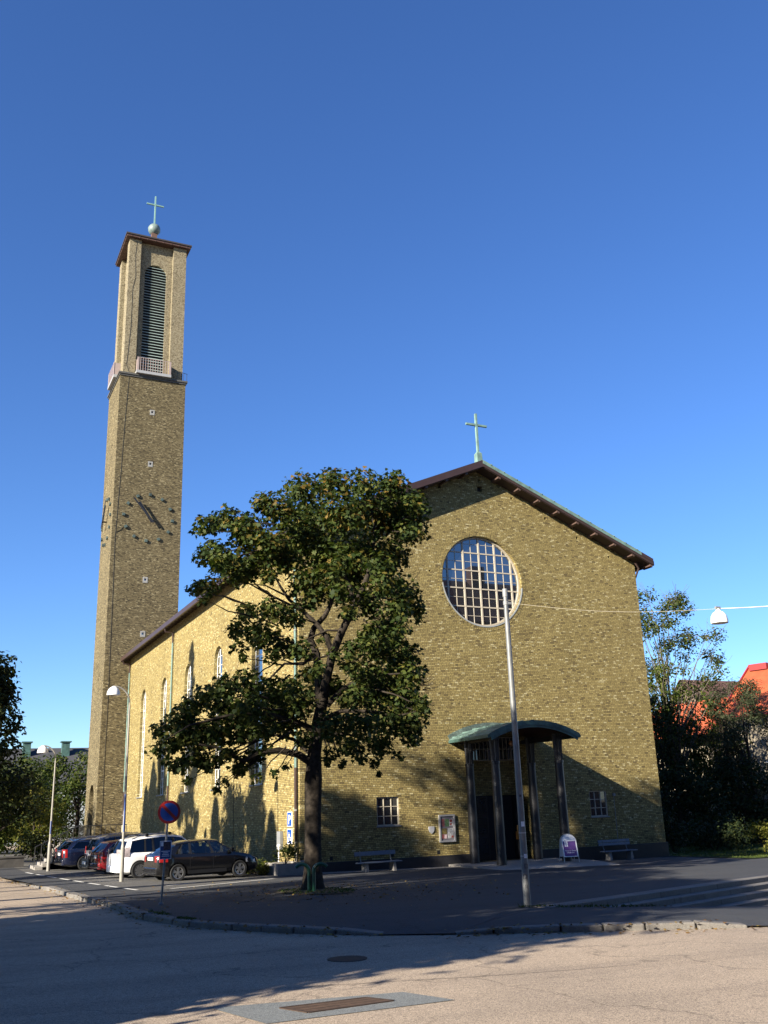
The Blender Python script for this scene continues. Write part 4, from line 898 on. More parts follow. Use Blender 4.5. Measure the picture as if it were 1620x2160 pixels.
# ------------------------------------------------------------------ cars
def interp(tab, x):
    if x <= tab[0][0]: return tab[0][1]
    for (a, b), (c, d) in zip(tab[:-1], tab[1:]):
        if x <= c: return b+(d-b)*(x-a)/(c-a)
    return tab[-1][1]
def bake_boolean(o, cutter):
    md = o.modifiers.new('cut', 'BOOLEAN'); md.operation = 'DIFFERENCE'; md.object = cutter; md.solver = 'EXACT'
    bpy.context.view_layer.update(); dg = bpy.context.evaluated_depsgraph_get()
    me = bpy.data.meshes.new_from_object(o.evaluated_get(dg)); o.modifiers.clear(); old = o.data; o.data = me
    me.name = o.name
    bpy.data.objects.remove(cutter)
def make_car(name, label, loc, head, sp):
    root = thing(name, label, 'car', loc, head, 'cars parked beside the church', local=True)
    L, Wd, H = sp['L'], sp['W'], sp['H']; wb = sp['wb']; rwh = sp.get('rw', .315); hl = L/2; paint = sp['paint']; glass = sp['glass']
    deck = sp['deck']; roof = sp['roof']
    ax = [-wb/2+sp.get('ax', 0), wb/2+sp.get('ax', 0)]
    def hw(x):
        t = abs(x)/hl; return Wd/2*(1-.15*max(0, (t-.72)/.28)**2.2)
    def sect(x):
        e = max(0, (abs(x)-hl+.28)/.28); w = hw(x); zt = interp(deck, x); zb = .2+.1*e
        return [(w*.84, zb), (w*.965, zb+.07), (w, zb+.24), (w*.995, zb+(zt-zb)*.62), (w*.985, zt-.17), (w*.965, zt-.06), (w*.92, zt), (w*.5, zt+.018), (0, zt+.022)]
    def ysurf(x, z):
        s = sect(x)
        for (a, b), (c, d) in zip(s[:-1], s[1:]):
            if b <= z <= d and d > b: return a+(c-a)*(z-b)/(d-b)
        return s[6][0]
    xs = sorted(set([-hl, -hl+.05, -hl+.14, -hl+.3]+[round(-hl+.3+(L-.6)*i/22, 3) for i in range(1, 22)]+[hl-.3, hl-.14, hl-.05, hl]+[p[0] for p in deck if abs(p[0]) < hl]))
    m = M(); rings = []
    for x in xs:
        s = sect(x); e = max(0, (abs(x)-hl+.14)/.14)
        s = [(a*(1-.06*e*e), b if e == 0 else .5*(s[0][1]+s[8][1])+(b-.5*(s[0][1]+s[8][1]))*(1-.10*e*e)) for a, b in s]
        rings.append([(x, a, b) for a, b in s]+[(x, -a, b) for a, b in reversed(s[:-1])])
    n = len(rings[0]); m.v = [p for r in rings for p in r]
    for i in range(len(rings)-1):
        for k in range(n): m.f.append((i*n+k, i*n+(k+1) % n, (i+1)*n+(k+1) % n, (i+1)*n+k))
    m.f += [tuple(range(n)), tuple((len(rings)-1)*n+k for k in range(n-1, -1, -1))]
    body = m.build('body', paint, root, smooth=True)
    m = M()
    for x in ax:
        for s in (-1, 1): m.lathe([(rwh+.055, Wd/2-.30), (rwh+.055, Wd/2+.3)] if s > 0 else [(rwh+.055, -Wd/2-.3), (rwh+.055, -Wd/2+.30)], (x, 0, rwh), 32, axis='Y')
    cut = m.build('cutter', None, root); body.modifiers.clear(); bake_boolean(body, cut)
    body.data.polygons.foreach_set('use_smooth', [True]*len(body.data.polygons))
    e = body.modifiers.new('es', 'EDGE_SPLIT'); e.split_angle = math.radians(35)
    # roof
    rx0, rx1 = roof[0][0], roof[-1][0]; wr = sp['wr']
    m = M(); rings = []
    for i in range(13):
        x = rx0+(rx1-rx0)*i/12; z = interp(roof, x); t = abs(i-6)/6; w = wr*(1-.05*t*t)
        rings.append([(x, w, z-.075), (x, w*.97, z-.03), (x, w*.86, z), (x, w*.4, z+.02), (x, 0, z+.024), (x, -w*.4, z+.02), (x, -w*.86, z), (x, -w*.97, z-.03), (x, -w, z-.075), (x, -w*.9, z-.075), (x, w*.9, z-.075)])
    n = 11; m.v = [p for r in rings for p in r]
    for i in range(12):
        for k in range(n): m.f.append((i*n+k, i*n+(k+1) % n, (i+1)*n+(k+1) % n, (i+1)*n+k))
    m.f += [tuple(range(n)), tuple(12*n+k for k in range(n-1, -1, -1))]
    m.build('roof', sp.get('roofmat', paint), root, smooth=True)
    def side(x, t, s, inset=0.0):   # t: 0 at the belt, 1 at the roof edge; x = position along
        xb = x; zb = interp(deck, xb); zr = interp(roof, min(max(x, rx0), rx1))-.075
        yb = hw(xb)*.915; yr = wr*.985
        return V(x, s*(yb+(yr-yb)*t-inset), zb+(zr-zb)*t)
    def quad_side(m, xb0, xb1, xt0, xt1, s, t0=0.0, t1=1.0, th=.03, off=0.0):
        o = []
        for ins in (-off, th-off):
            for (xb, xt), t in (((xb0, xt0), t0), ((xb1, xt1), t0), ((xb1, xt1), t1), ((xb0, xt0), t1)):
                pb = side(xb, 0, s, ins); pt = side(xt, 1, s, ins); o.append(pb.lerp(pt, t))
        m.hexa(o)
    m = M(); mb_ = M()
    for s in (-1, 1):
        for (xb, xt, w, painted) in sp['pillars']:
            quad_side(m if painted else mb_, xb-w/2, xb+w/2, xt-w*.4, xt+w*.4, s, off=.006)
    m.build('pillars', paint, root)
    if mb_.v: mb_.build('window_posts', TRIM, root)
    for s in (-1, 1):
        m = M()
        for xb0, xb1, xt0, xt1 in sp['wins']:
            quad_side(m, xb0, xb1, xt0, xt1, s, .02, .99, .006, off=-.004)
        m.build('side_windows', glass, root)
        if sp.get('chrome'):
            a, b, c, d = sp['chrome']; m = M()
            p = [side(a, .02, s, -.012), side(b, 1, s, -.012).lerp(side(b, .94, s, -.012), .5), side(c, .94, s, -.012), side(d, .02, s, -.012)]
            m.tube(p+[p[0]], .016, 6); m.build('window_trim', CHROME, root)
    fb, ft, rb, rt = sp['front'][0], sp['front'][1], sp['rear'][0], sp['rear'][1]
    for nm, xb, xt in (('windscreen', fb, ft), ('rear_window', rb, rt)):
        zb = interp(deck, xb)+.01; zt = interp(roof, min(max(xt, rx0), rx1))-.05; yb = hw(xb)*.86; yt = wr*.93
        m = M(); vs = []
        for t in (0, .5, 1):
            for q in (-1, -.5, 0, .5, 1):
                bow = (.05 if nm == 'windscreen' else -.05)*(1-q*q); vs.append((xb+(xt-xb)*t+bow, q*(yb+(yt-yb)*t), zb+(zt-zb)*t))
        m.add(vs, [(i*5+j, i*5+j+1, i*5+j+6, i*5+j+5) for i in range(2) for j in range(4)]); m.build(nm, glass, root, smooth=True)
    # wheels
    spokes = sp.get('spokes', 5)
    for x in ax:
        for s in (-1, 1):
            y0 = s*(Wd/2-.09)
            w = thing('wheel', None, None, (x, y0, rwh), 0, local=True); w.parent = root
            m = M(); prof = [(rwh*.66, 0), (rwh*.68, -.09), (rwh*.93, -.10), (rwh, -.06), (rwh, .06), (rwh*.93, .10), (rwh*.68, .09), (rwh*.66, .0)]
            m.lathe(prof, (0, 0, 0), 32, axis='Y', cap=False); m.build('tyre', TYRE, w, smooth=True)
            m = M(); ring_p = [(rwh*.69, s*.055), (rwh*.69, s*.088), (rwh*.61, s*.08), (rwh*.61, s*.055)]
            m.lathe(ring_p, (0, 0, 0), 32, axis='Y', cap=False)
            for k in range(spokes):
                a = 2*math.pi*k/spokes+.3
                for da in ((-.13, .13) if spokes <= 7 else (0,)):
                    d1 = V(math.cos(a+da*.5), 0, math.sin(a+da*.5)); d2 = V(math.cos(a+da*1.5), 0, math.sin(a+da*1.5)); pr = V(-d1.z, 0, d1.x)
                    wd = rwh*(.085 if spokes <= 7 else .07)
                    q = [d1*rwh*.12-pr*wd, d1*rwh*.12+pr*wd, d2*rwh*.63+pr*wd*.9, d2*rwh*.63-pr*wd*.9]
                    m.hexa([p+V(0, s*.06, 0) for p in q]+[p+V(0, s*.082, 0) for p in q])
            m.lathe([(rwh*.17, s*.05), (rwh*.17, s*.088)], (0, 0, 0), 14, axis='Y')
            m.build('rim', RIM, w)
            m = M(); m.lathe([(rwh*.62, s*.0), (rwh*.62, s*.02)], (0, 0, 0), 24, axis='Y'); m.build('brake_disc', TRIM, w)
    m = M(); m.box(-hl+.5, -Wd/2+.2, .17, hl-.5, Wd/2-.2, .3); m.build('underbody', TRIM, root)
    # seams, handles, lights
    m = M(); hd = M(); ld = M()
    for s in (-1, 1):
        for x in sp['seams']:
            zs = [.36+(interp(deck, x)-.42)*i/6 for i in range(7)]
            for a, b in zip(zs[:-1], zs[1:]):
                m.hexa([(xx, s*(ysurf(x, z)+o), z) for z in (a, b) for xx, o in ((x-.006, -.01), (x+.006, -.01), (x+.006, .0025), (x-.006, .0025))])
        for x in sp['handles']:
            z = interp(deck, x)-.13; hd.rbox((x, s*(ysurf(x, z)+.02), z), (.2, .03, .03))
        xb = -hl+.6
        while xb < hl-.6:
            if all(abs(xb+.1-q) > rwh+.2 for q in ax):
                ld.hexa([(xx, s*(ysurf(xx, .32)+o), z) for z in (.25, .38) for xx, o in ((xb, -.02), (xb+.2, -.02), (xb+.2, .012), (xb, .012))])
            xb += .2
    m.build('door_seams', TRIM, root); hd.build('door_handle', TRIM if sp.get('dark_handles') else CHROME, root, bevel=.008); ld.build('sill_trim', sp.get('sill', TRIM), root)
    for s in (-1, 1):
        zt = interp(deck, -hl+.1)
        m = M(); l0, l1 = sp['tail']; dep = sp.get('tail_len', .42)
        vs = []
        for x, k in ((-hl-.012, .62), (-hl-.008, .8), (-hl+.07, 1.0), (-hl+dep, 1.0)):
            for z in (l0, l1+(.1 if x > -hl+.2 else 0)):
                yy = ysurf(max(x, -hl+.02), min(z, zt-.03))*(k if k < 1 else 1)+(.012 if k == 1 else 0); vs.append((x, s*yy, z))
        m.add(vs, [(0, 2, 3, 1), (2, 4, 5, 3), (4, 6, 7, 5)]); m.build('tail_light', sp.get('tailmat', REDLENS), root)
        m = M(); z0, z1 = sp['head']; vs = []
        for x, k in ((hl+.01, .55), (hl-.06, .86), (hl-.2, 1.0), (hl-.62, 1.0)):
            for z in (z0, z1):
                zz = min(z, interp(deck, x)-.02); yy = ysurf(min(x, hl-.02), zz)*(k if k < 1 else 1)+.01; vs.append((x, s*yy, zz))
        m.add(vs, [(0, 2, 3, 1), (2, 4, 5, 3), (4, 6, 7, 5)]); m.build('headlight', CLEARLENS, root)
        m = M(); mx = sp['front'][0]-.42; z = interp(deck, mx)+.02; m.rbox((mx, s*(Wd/2+.04), z+.08), (.13, .2, .15)); m.tube([(mx, s*(Wd/2-.1), z), (mx, s*(Wd/2+.02), z+.05)], .025, 6); m.build('mirror', paint, root, bevel=.03)
    m = M(); m.hexa([(x, y, z) for z in (.26, .52) for x, y in ((-hl-.035, -Wd*.36), (-hl+.1, -Wd*.40), (-hl+.1, Wd*.40), (-hl-.035, Wd*.36))]); m.build('rear_bumper', sp.get('bumper', paint), root, bevel=.03)
    m = M(); m.box(-hl-.022, -.27, sp['platez'], -hl-.001, .27, sp['platez']+.12); m.build('number_plate', PLATE, root)
    if sp.get('rails'):
        m = M()
        for s in (-1, 1):
            q = [(x, s*wr*.9, interp(roof, x)+.05) for x in [rx0+.15+(rx1-rx0-.4)*i/6 for i in range(7)]]; q[0] = (q[0][0], q[0][1], q[0][2]-.06); q[-1] = (q[-1][0], q[-1][1], q[-1][2]-.06); m.tube(q, .018, 6)
        m.build('roof_rail', sp['rails'], root)
    if sp.get('bars'):
        for x in sp['bars']:
            z = interp(roof, x)+.10; m = M(); m.rbox((x, 0, z), (.07, wr*2.05, .03)); 
            for s in (-1, 1): m.rbox((x, s*wr*.95, z-.05), (.12, .06, .1))
            m.build('roof_bar', TRIM, root)
    if sp.get('seats'):
        m = M()
        for x in sp['seats']:
            for s in (-1, 1):
                m.rbox((x-.12, s*.36, .88), (.16, .46, .62), 0, 0); m.rbox((x-.2, s*.36, 1.26), (.1, .26, .18)); m.rbox((x+.15, s*.36, .62), (.5, .46, .16))
        m.tube([(x+.62+.05*math.sin(t), .36+.18*math.cos(t), .98+.17*math.sin(t)) for t in [2*math.pi*i/14 for i in range(15)]], .016, 6)
        m.build('seats', plain('dark_upholstery', (0.02, 0.02, 0.022), .8, .2), root, bevel=.04)
    if sp.get('rack'):
        m = M(); m.box(-hl-.5, -.55, .38, -hl-.02, .55, .44); m.box(-hl-.45, -.5, .44, -hl-.36, .5, .72)
        for s in (-.42, .42):
            m.tube([(-hl-.3, s+.16*math.cos(t), .72+.16*math.sin(t)) for t in [2*math.pi*i/16 for i in range(17)]], .03, 6); m.tube([(-hl-.2, s, .44), (-hl-.16, s*.6, 1.02)], .02, 6)
        rk = m.build('bicycle_rack', TRIM, root)
        m = M(); m.rbox((-hl-.48, 0, .56), (.02, .5, .12)); m.build('rack_plate', PLATE, rk)
    return root
def paintm(name, col, metal=0.0, rough=.2): return plain(name, col, rough, .05, 2.0, metal=metal, coat=.6)
HATCH = dict(L=4.25, W=1.77, H=1.47, wb=2.60, ax=-.05, rw=.315, wr=.60, glass=CGLASS, paint=paintm('black_car_paint', (0.006, 0.006, 0.007)),
    deck=[(-2.13, .93), (-1.9, .99), (-1.5, .99), (.9, .95), (1.15, .94), (1.7, .83), (2.0, .72), (2.125, .64)],
    roof=[(-1.35, 1.36), (-.9, 1.43), (-.2, 1.475), (.2, 1.46), (.42, 1.42)],
    pillars=[(1.05, .40, .10, True), (.12, -.02, .10, False), (-.83, -.80, .10, False), (-1.62, -1.28, .30, True), (-1.3, -1.1, .05, False)],
    wins=[(.17, .98, .03, .38), (-.78, .07, -.76, -.07), (-1.25, -.88, -1.08, -.84)],
    front=(1.28, .40), rear=(-1.98, -1.36), seams=[1.0, .1, -.86], handles=[.28, -.70], tail=(.72, .95), tail_len=.36, head=(.56, .74), platez=.78, spokes=5, seats=[.12, -.85], dark_handles=True, bumper=None)
HATCH['bumper'] = HATCH['paint']
def zg(x, y): return ground(x, y)
h_ = math.radians(9.0)
make_car('parked_car', 'black hatchback with clear windows parked nearest the street', (10.42, 39.35, zg(10.4, 39.3)+.012), h_, HATCH)
MPV = dict(HATCH); MPV.update(L=4.60, W=1.83, H=1.66, wb=2.84, rw=.335, wr=.64, glass=TGLASS, paint=paintm('white_car_paint', (0.78, 0.78, 0.76)), spokes=7, seats=None,
    deck=[(-2.3, .98), (-2.0, 1.02), (.9, .98), (1.2, .96), (1.85, .86), (2.2, .74), (2.3, .66)],
    roof=[(-1.9, 1.52), (-1.3, 1.61), (-.3, 1.665), (.2, 1.64), (.5, 1.58)],
    pillars=[(1.18, .48, .10, True), (.16, .0, .09, False), (-.86, -.86, .09, False), (-1.22, -1.18, .07, False), (-2.02, -1.84, .24, True)],
    wins=[(.21, 1.1, .05, .44), (-.81, .11, -.81, -.05), (-1.18, -.91, -1.14, -.91), (-1.93, -1.27, -1.74, -1.23)],
    front=(1.55, .48), rear=(-2.2, -1.9), seams=[1.05, .12, -1.0], handles=[.32, -.72], tail=(.86, 1.16), tail_len=.40, tailmat=plain('clear_red_lens', (0.42, 0.36, 0.36), .12, .5, 12.0, coat=.5), head=(.64, .84), platez=.74, bars=[-1.1, -.1], dark_handles=True, rails=CHROME)
MPV['bumper'] = MPV['paint']
make_car('parked_car', 'white people carrier with roof bars and tinted windows beside the black hatchback', (9.75, 42.75, zg(9.7, 42.7)+.012), h_, MPV)
EST = dict(HATCH); EST.update(L=4.66, W=1.83, H=1.48, wb=2.78, ax=.06, rw=.335, wr=.60, glass=TGLASS, paint=paintm('navy_car_paint', (0.008, 0.012, 0.035)), spokes=11, seats=None,
    deck=[(-2.33, .96), (-2.0, 1.0), (-1.5, .99), (.9, .94), (1.1, .93), (1.8, .84), (2.2, .72), (2.33, .64)],
    roof=[(-1.85, 1.38), (-1.2, 1.44), (-.3, 1.475), (.0, 1.46), (.25, 1.42)],
    pillars=[(1.0, .24, .10, True), (-.02, -.12, .09, False), (-.98, -.98, .10, False), (-2.1, -1.80, .26, True)],
    wins=[(.03, .93, -.07, .2), (-.93, -.07, -.93, -.17), (-2.0, -1.03, -1.66, -1.03)],
    chrome=(-2.02, -1.64, .18, .94), front=(1.28, .22), rear=(-2.22, -1.86), seams=[.95, -.05, -1.05], handles=[.12, -.88], tail=(.62, 1.0), tail_len=.16, head=(.6, .78), platez=.72, rails=CHROME, dark_handles=False)
EST['bumper'] = EST['paint']
N2 = dict(EST); N2['rack'] = True
RED = dict(EST); RED.update(paint=paintm('red_car_paint', (0.20, 0.010, 0.014)), L=4.5, spokes=5, rails=None, rack=True); RED['bumper'] = RED['paint']
SIL = dict(MPV); SIL.update(paint=paintm('silver_car_paint', (0.22, 0.23, 0.25), .5), bars=None, L=4.4, tailmat=REDLENS, H=1.6); SIL['bumper'] = SIL['paint']
BLK2 = dict(EST); BLK2.update(paint=paintm('dark_grey_car_paint', (0.02, 0.022, 0.028))); BLK2['bumper'] = BLK2['paint']
make_car('parked_car', 'red estate car half hidden behind the white people carrier', (9.6, 46.6, zg(9.6, 46.6)+.012), h_, RED)
make_car('parked_car', 'silver car mostly hidden between the red estate and navy estate', (9.75, 49.6, zg(9.7, 49.6)+.012), h_, SIL)
make_car('parked_car', 'navy blue estate with bicycle rack behind and chrome window trim', (8.85, 52.3, zg(8.8, 52.3)+.012), h_, N2)
make_car('parked_car', 'dark grey estate farthest along the row beside the steps', (9.2, 55.4, zg(9.2, 55.4)+.012), h_, BLK2)

# ------------------------------------------------------------------ text
def text_mesh(m, body, size, mapf, align='CENTER', spacing=1.0):
    cu = bpy.data.curves.new('txt', 'FONT'); cu.body = body; cu.size = size; cu.align_x = align; cu.space_character = spacing; cu.resolution_u = 3
    o = bpy.data.objects.new('txt', cu); COL.objects.link(o); bpy.context.view_layer.update()
    me = bpy.data.meshes.new_from_object(o.evaluated_get(bpy.context.evaluated_depsgraph_get()))
    m.add([mapf(v.co.x, v.co.y) for v in me.vertices], [tuple(p.vertices) for p in me.polygons])
    bpy.data.objects.remove(o); bpy.data.curves.remove(cu); bpy.data.meshes.remove(me)

# ------------------------------------------------------------------ street furniture
def no_parking():
    b = V(5.98, 26.56, ground(5.98, 26.56)); root = thing('no_parking_sign', 'round blue and red no parking sign on a leaning grey post at the kerb', 'road sign', b)
    m = M(); top = b+V(.12, 0, 2.45); m.tube([b+V(0, 0, -.05), b+V(.02, 0, .4), top], .029, 10); m.lathe([(.07, -.02), (.07, .03), (.04, .06)], b, 10); m.build('post', POLE, root, smooth=True)
    # the disc faces down the street, seen a little from the side
    nrm = V(-.16, -1, 0).normalized(); ux = V(nrm.y*-1, nrm.x, 0); ux = V(1, -.16, 0).normalized(); c = b+V(.12, -.05, 2.30)
    mp = lambda u, v, d: c+ux*u+V(0, 0, v)+nrm*d
    m = M(); m.prism(circ(0, 0, .30, 40), mp, -.012, 0.0); dk = m.build('disc', SIGNRED, root)
    m = M(); m.prism(circ(0, 0, .235, 40), mp, 0.001, .003); m.build('blue_field', SIGNBLUE, dk)
    m = M(); s = math.sin(math.radians(45)); w = .028
    m.prism([(-.17-w, .17-w), (-.17+w, .17+w), (.17+w, -.17+w), (.17-w, -.17-w)], mp, 0.004, .006); m.build('red_bar', SIGNRED, dk)
    # poster plate below
    c2 = b+V(.06, -.045, 1.34); mp2 = lambda u, v, d: c2+ux*u+V(0, 0, v)+nrm*d
    m = M(); m.prism(rect(-.15, -.23, .15, .23), mp2, -.006, 0.0); pl = m.build('poster_plate', SIGNWHITE, root)
    m = M(); m.prism(rect(-.138, -.215, .138, .215), mp2, 0.001, .002); m.build('poster_blue', plain('poster_blue', (0.02, 0.09, 0.32), .4, .2, 14.0), pl)
    m = M(); m.prism(rect(-.06, .0, .12, .20), mp2, 0.003, .004); m.build('poster_photo', plain('poster_photo', (0.10, 0.06, 0.07), .5, .8, 18.0), pl)
    m = M(); m.prism(rect(-.125, .10, -.06, .20), mp2, 0.005, .006); m.build('poster_logo', SIGNWHITE, pl); m = M()
    for z, w2 in ((-.03, .11), (-.07, .07), (-.11, .09), (-.15, .1)): m.prism(rect(-w2, z-.008, w2, z+.008), mp2, 0.005, .006)
    m.build('poster_marks', SIGNWHITE, pl)
no_parking()
def curved_lamp(label, base, zsh, arm, sign):
    b = Vector(base); root = thing('street_lamp', label, 'street lamp', b, group='curved street lamps')
    zt = zsh+.30
    m = M(); m.tube([b+V(0, 0, -.1), b+V(0, 0, 1.25)], [.082, .078], 12); m.lathe([(.078, 1.25), (.066, 1.32), (.05, 1.40)], b, 12)
    m.tube([b+V(0, 0, 1.35), b+V(.0, 0, zt-b.z-.75)], [.054, .036], 10); pole = m.build('pole', LAMPP, root, smooth=True)
    m = M(); r = .62; c = b+V(-r, 0, zt-b.z-.72)
    pts = [c+V(r*math.cos(a), 0, r*1.1*math.sin(a)) for a in [math.pi/2*i/8 for i in range(9)]]; pts.append(pts[-1]+V(-max(.02, arm-r), 0, -.02)); m.tube(pts, .034, 8); m.build('arm', LAMPP, root, smooth=True)
    e = pts[-1]; m = M(); m.lathe([(.05, .03), (.09, .0), (.19, -.07), (.255, -.2), (.27, -.33), (.25, -.33), (.2, -.15), (.02, -.02)], e, 20); m.build('shade', plain('lamp_white', (0.78, 0.77, 0.72), .4, .05), root, smooth=True)
    m = M(); m.lathe([(.02, -.08), (.08, -.15), (.1, -.24), (.05, -.31), (.01, -.32)], e, 12); m.build('bulb', plain('frosted_bulb', (0.7, 0.7, 0.68), .3, .05), root, smooth=True)
    m = M(); z0, z1 = sign; m.prism([(-.16, z0), (-.02, z0), (-.02, z1), (-.16, z1)], lambda u, v, d: (b.x+u*.55+.03, b.y+u*.9-.05, v+0)if d == 0 else (b.x+u*.55+.05, b.y+u*.9-.062, v), 0, 1)
    sg = m.build('blue_street_sign', SIGNBLUE, root)
    m = M()
    k = 0; z = z0+.1
    while z < z1-.1:
        m.add([(b.x+u*.55+.026, b.y+u*.9-.058, v) for u, v in ((-.13, z), (-.05, z), (-.05, z+.05), (-.13, z+.05))], [(0, 1, 2, 3)]); z += rnd.choice([.08, .1, .14])
    m.build('sign_marks', SIGNWHITE, sg)
    return root
curved_lamp('tall lamp post with white shade between the white car and the street', (7.37, 39.69, ground(7.37, 39.69)), 6.42, .66, (1.05, 2.45))
curved_lamp('distant lamp post with white shade standing by the stone stairs', (6.0, 51.33, ground(6.0, 51.33)), 4.86, .62, (.9, 1.5))
# cable post in the foreground
b = V(12.55, 19.28, ground(12.55, 19.28))
post = thing('cable_post', 'tall tapering grey steel post in front of the portico holding a cable', 'post', b)
m = M(); m.tube([b+V(0, 0, -.1), b+V(0, 0, .0), b+V(0, 0, 1.6), b+V(0, 0, 4.5), b+V(0, 0, 7.15)], [.084, .084, .078, .068, .056], 18); m.build('shaft', POLE, post, smooth=True)
m = M(); m.tube([b+V(0, 0, 7.06), b+V(0, 0, 7.26)], .066, 16); m.build('cap', GREYP, post, smooth=True)
m = M(); m.tube([b+V(0, 0, 6.86), b+V(0, 0, 6.95)], .066, 16); m.rbox(b+V(.09, -.04, 6.90), (.1, .05, .06)); m.build('bracket', GREYP, post)
m = M()
for z in (1.55, 1.05): m.tube([b+V(0, 0, z), b+V(0, 0, z+.025)], .083, 16)
m.build('strap', plain('steel_strap', (.5, .5, .5), .4, .1), post)
def on_post(ang, r): return lambda x, y: b+V(math.cos(ang+x/r)*r, math.sin(ang+x/r)*r, 0)+V(0, 0, y)
face = math.atan2(-b.y, -b.x)
def sticker(mm, a0, z, w, h, r):
    f = on_post(face+a0, r); n = 6
    mm.add([f(-w/2+w*i/n, zz) for zz in (z, z+h) for i in range(n+1)], [(i, i+1, n+2+i, n+1+i) for i in range(n)])
m = M(); sticker(m, .35, 1.70, .08, .11, .0795); m.build('sticker', SIGNWHITE, post); m = M(); sticker(m, .45, 1.02, .07, .09, .0822); m.build('sticker', SIGNWHITE, post)
m = M(); 
for ch, z in (('D', .80), ('D', .58), ('R', .36)):
    f = on_post(face+.2, .0842); text_mesh(m, ch, .15, lambda x, y, z=z, f=f: f(x+.03*math.sin(9*z), y+z))
sticker(m, .2, 2.35, .05, .05, .0778); m.build('graffiti', plain('graffiti_ink', (.05, .05, .06), .6, .2), post)
# lantern hung on the cable
e0 = b+V(.16, -.07, 6.90); lp = at(1514, 1284, 23.0); e2 = at(1760, 1262, 25.0)
m = M(); m.tube([e0.lerp(lp, t)-V(0, 0, .14*math.sin(math.pi*t)) for t in [i/12 for i in range(13)]], .0035, 5)
tag(m.build('span_cable', plain('pale_cable', (.55, .5, .38), .6, .1), org=b+V(0, 0, 6.9)), 'thin cable running from the grey post to the hanging street lantern', 'cable')
m = M(); m.tube([lp.lerp(e2, t)-V(0, 0, .05*math.sin(math.pi*t)) for t in [i/8 for i in range(9)]], .012, 6)
tag(m.build('span_cable', plain('white_cable', (.75, .75, .74), .5, .05), org=lp), 'thick white cable leading from the hanging lantern out to the right', 'cable')
ln = thing('hanging_lantern', 'white bell shaped street lantern hanging from the cable above the trees', 'lantern', lp-V(0, 0, .4))
m = M(); m.lathe([(.03, .0), (.05, -.03), (.06, -.06), (.12, -.09), (.175, -.17), (.195, -.28), (.195, -.34), (.18, -.34), (.16, -.2), (.02, -.1)], lp, 22); m.build('shade', MATS['lamp_white'], ln, smooth=True)
m = M(); m.rbox(lp+V(0, 0, .02), (.14, .05, .06)); m.build('clamp', GREYP, ln)
m = M(); m.lathe([(.01, -.2), (.09, -.26), (.09, -.32), (.02, -.36)], lp, 14); m.build('bulb', MATS['frosted_bulb'], ln, smooth=True)

def bench(label, p0, p1, z, one_plank):
    a = Vector((p0[0], p0[1])); c = Vector((p1[0], p1[1])); mid = (a+c)/2; ang = math.atan2(c.y-a.y, c.x-a.x); Lb = (c-a).length
    root = thing('bench', label, 'bench', (mid.x, mid.y, z), ang, 'benches against the church front', local=True)
    m = M()
    for i in range(3): m.box(-Lb/2, -.22+i*.15, .43, Lb/2, -.09+i*.15, .475)
    m.build('seat', BLUEGREY, root, bevel=.008)
    m = M()
    if one_plank: m.rbox((0, .30, .80), (Lb*.98, .035, .17), 0, -.15)
    else:
        m.rbox((0, .29, .76), (Lb*.98, .035, .12), 0, -.15); m.rbox((0, .32, .90), (Lb*.98, .035, .12), 0, -.15)
    m.build('backrest', BLUEGREY, root, bevel=.008)
    for s in (-1, 1):
        m = M(); m.hexa([(s*Lb*.33+x, y, zz) for zz, k in ((-.05, 1), (.43, .8)) for x, y in ((-.08*k, -.2*k), (.08*k, -.2*k), (.08*k, .2*k), (-.08*k, .2*k))]); m.build('leg', CONC, root, bevel=.01)
        m = M(); m.tube([(s*Lb*.36, .18, .40), (s*Lb*.36, .27, .6), (s*Lb*.36, .30, .92)], .02, 6); m.build('back_bracket', POLE, root)
bench('bench with single plank back left of the portico below the square window', (16.85, 38.55), (18.95, 38.85), -1.03, True)
bench('bench with two plank back right of the portico under the square window', (29.75, 38.85), (31.75, 38.95), -1.2, False)
# A-board
ab = thing('pavement_sign', 'white arched A-board with purple poster standing beside the portico column', 'a-board', (25.98, 36.33, PZ+.014), math.radians(-14), local=True)
def aframe(m, sgn, off=0.0, grow=0.0, z0=.12, z1=1.0):
    pass
for sgn, nm in ((-1, 'front_panel'), (1, 'back_panel')):
    mp = lambda u, v, d, sgn=sgn: V(u, sgn*(.30-.255*v/1.15)+sgn*d, v)
    sh = [(-.33, .22), (.33, .22)]+[(.33*math.cos(t), .84+.30*math.sin(t)) for t in [math.pi*i/16 for i in range(17)]]
    m = M(); m.prism(sh, mp, -.01, .01); pn = m.build(nm, plain('board_white', (.66, .68, .70), .4, .04), ab)
    m = M()
    for s in (-1, 1): m.tube([mp(s*.34, 0, 0), mp(s*.34, .84, 0)], .014, 6)
    m.tube([mp(.34*math.cos(t), .84+.31*math.sin(t), 0) for t in [math.pi*i/16 for i in range(17)]], .016, 6); m.build('tube_frame', plain('board_frame', (.6, .6, .56), .35, .05, metal=.4), ab)
    if sgn < 0:
        m = M(); m.prism(rect(-.29, .25, .29, .86), mp, .011, .013); m.build('poster', PURPLE, pn)
        m = M()
        for i in range(2):
            for j in range(3): m.prism(rect(-.23+.085*i, .64+.075*j, -.16+.085*i, .70+.075*j), mp, .0145, .016)
        fl = lambda z: (lambda x, y: mp(x, y+z, .0165))
        text_mesh(m, 'Kyrkan är öppen', .075, fl(.45)); text_mesh(m, 'Välkommen!', .075, fl(.37)); m.build('poster_print', SIGNWHITE, pn)
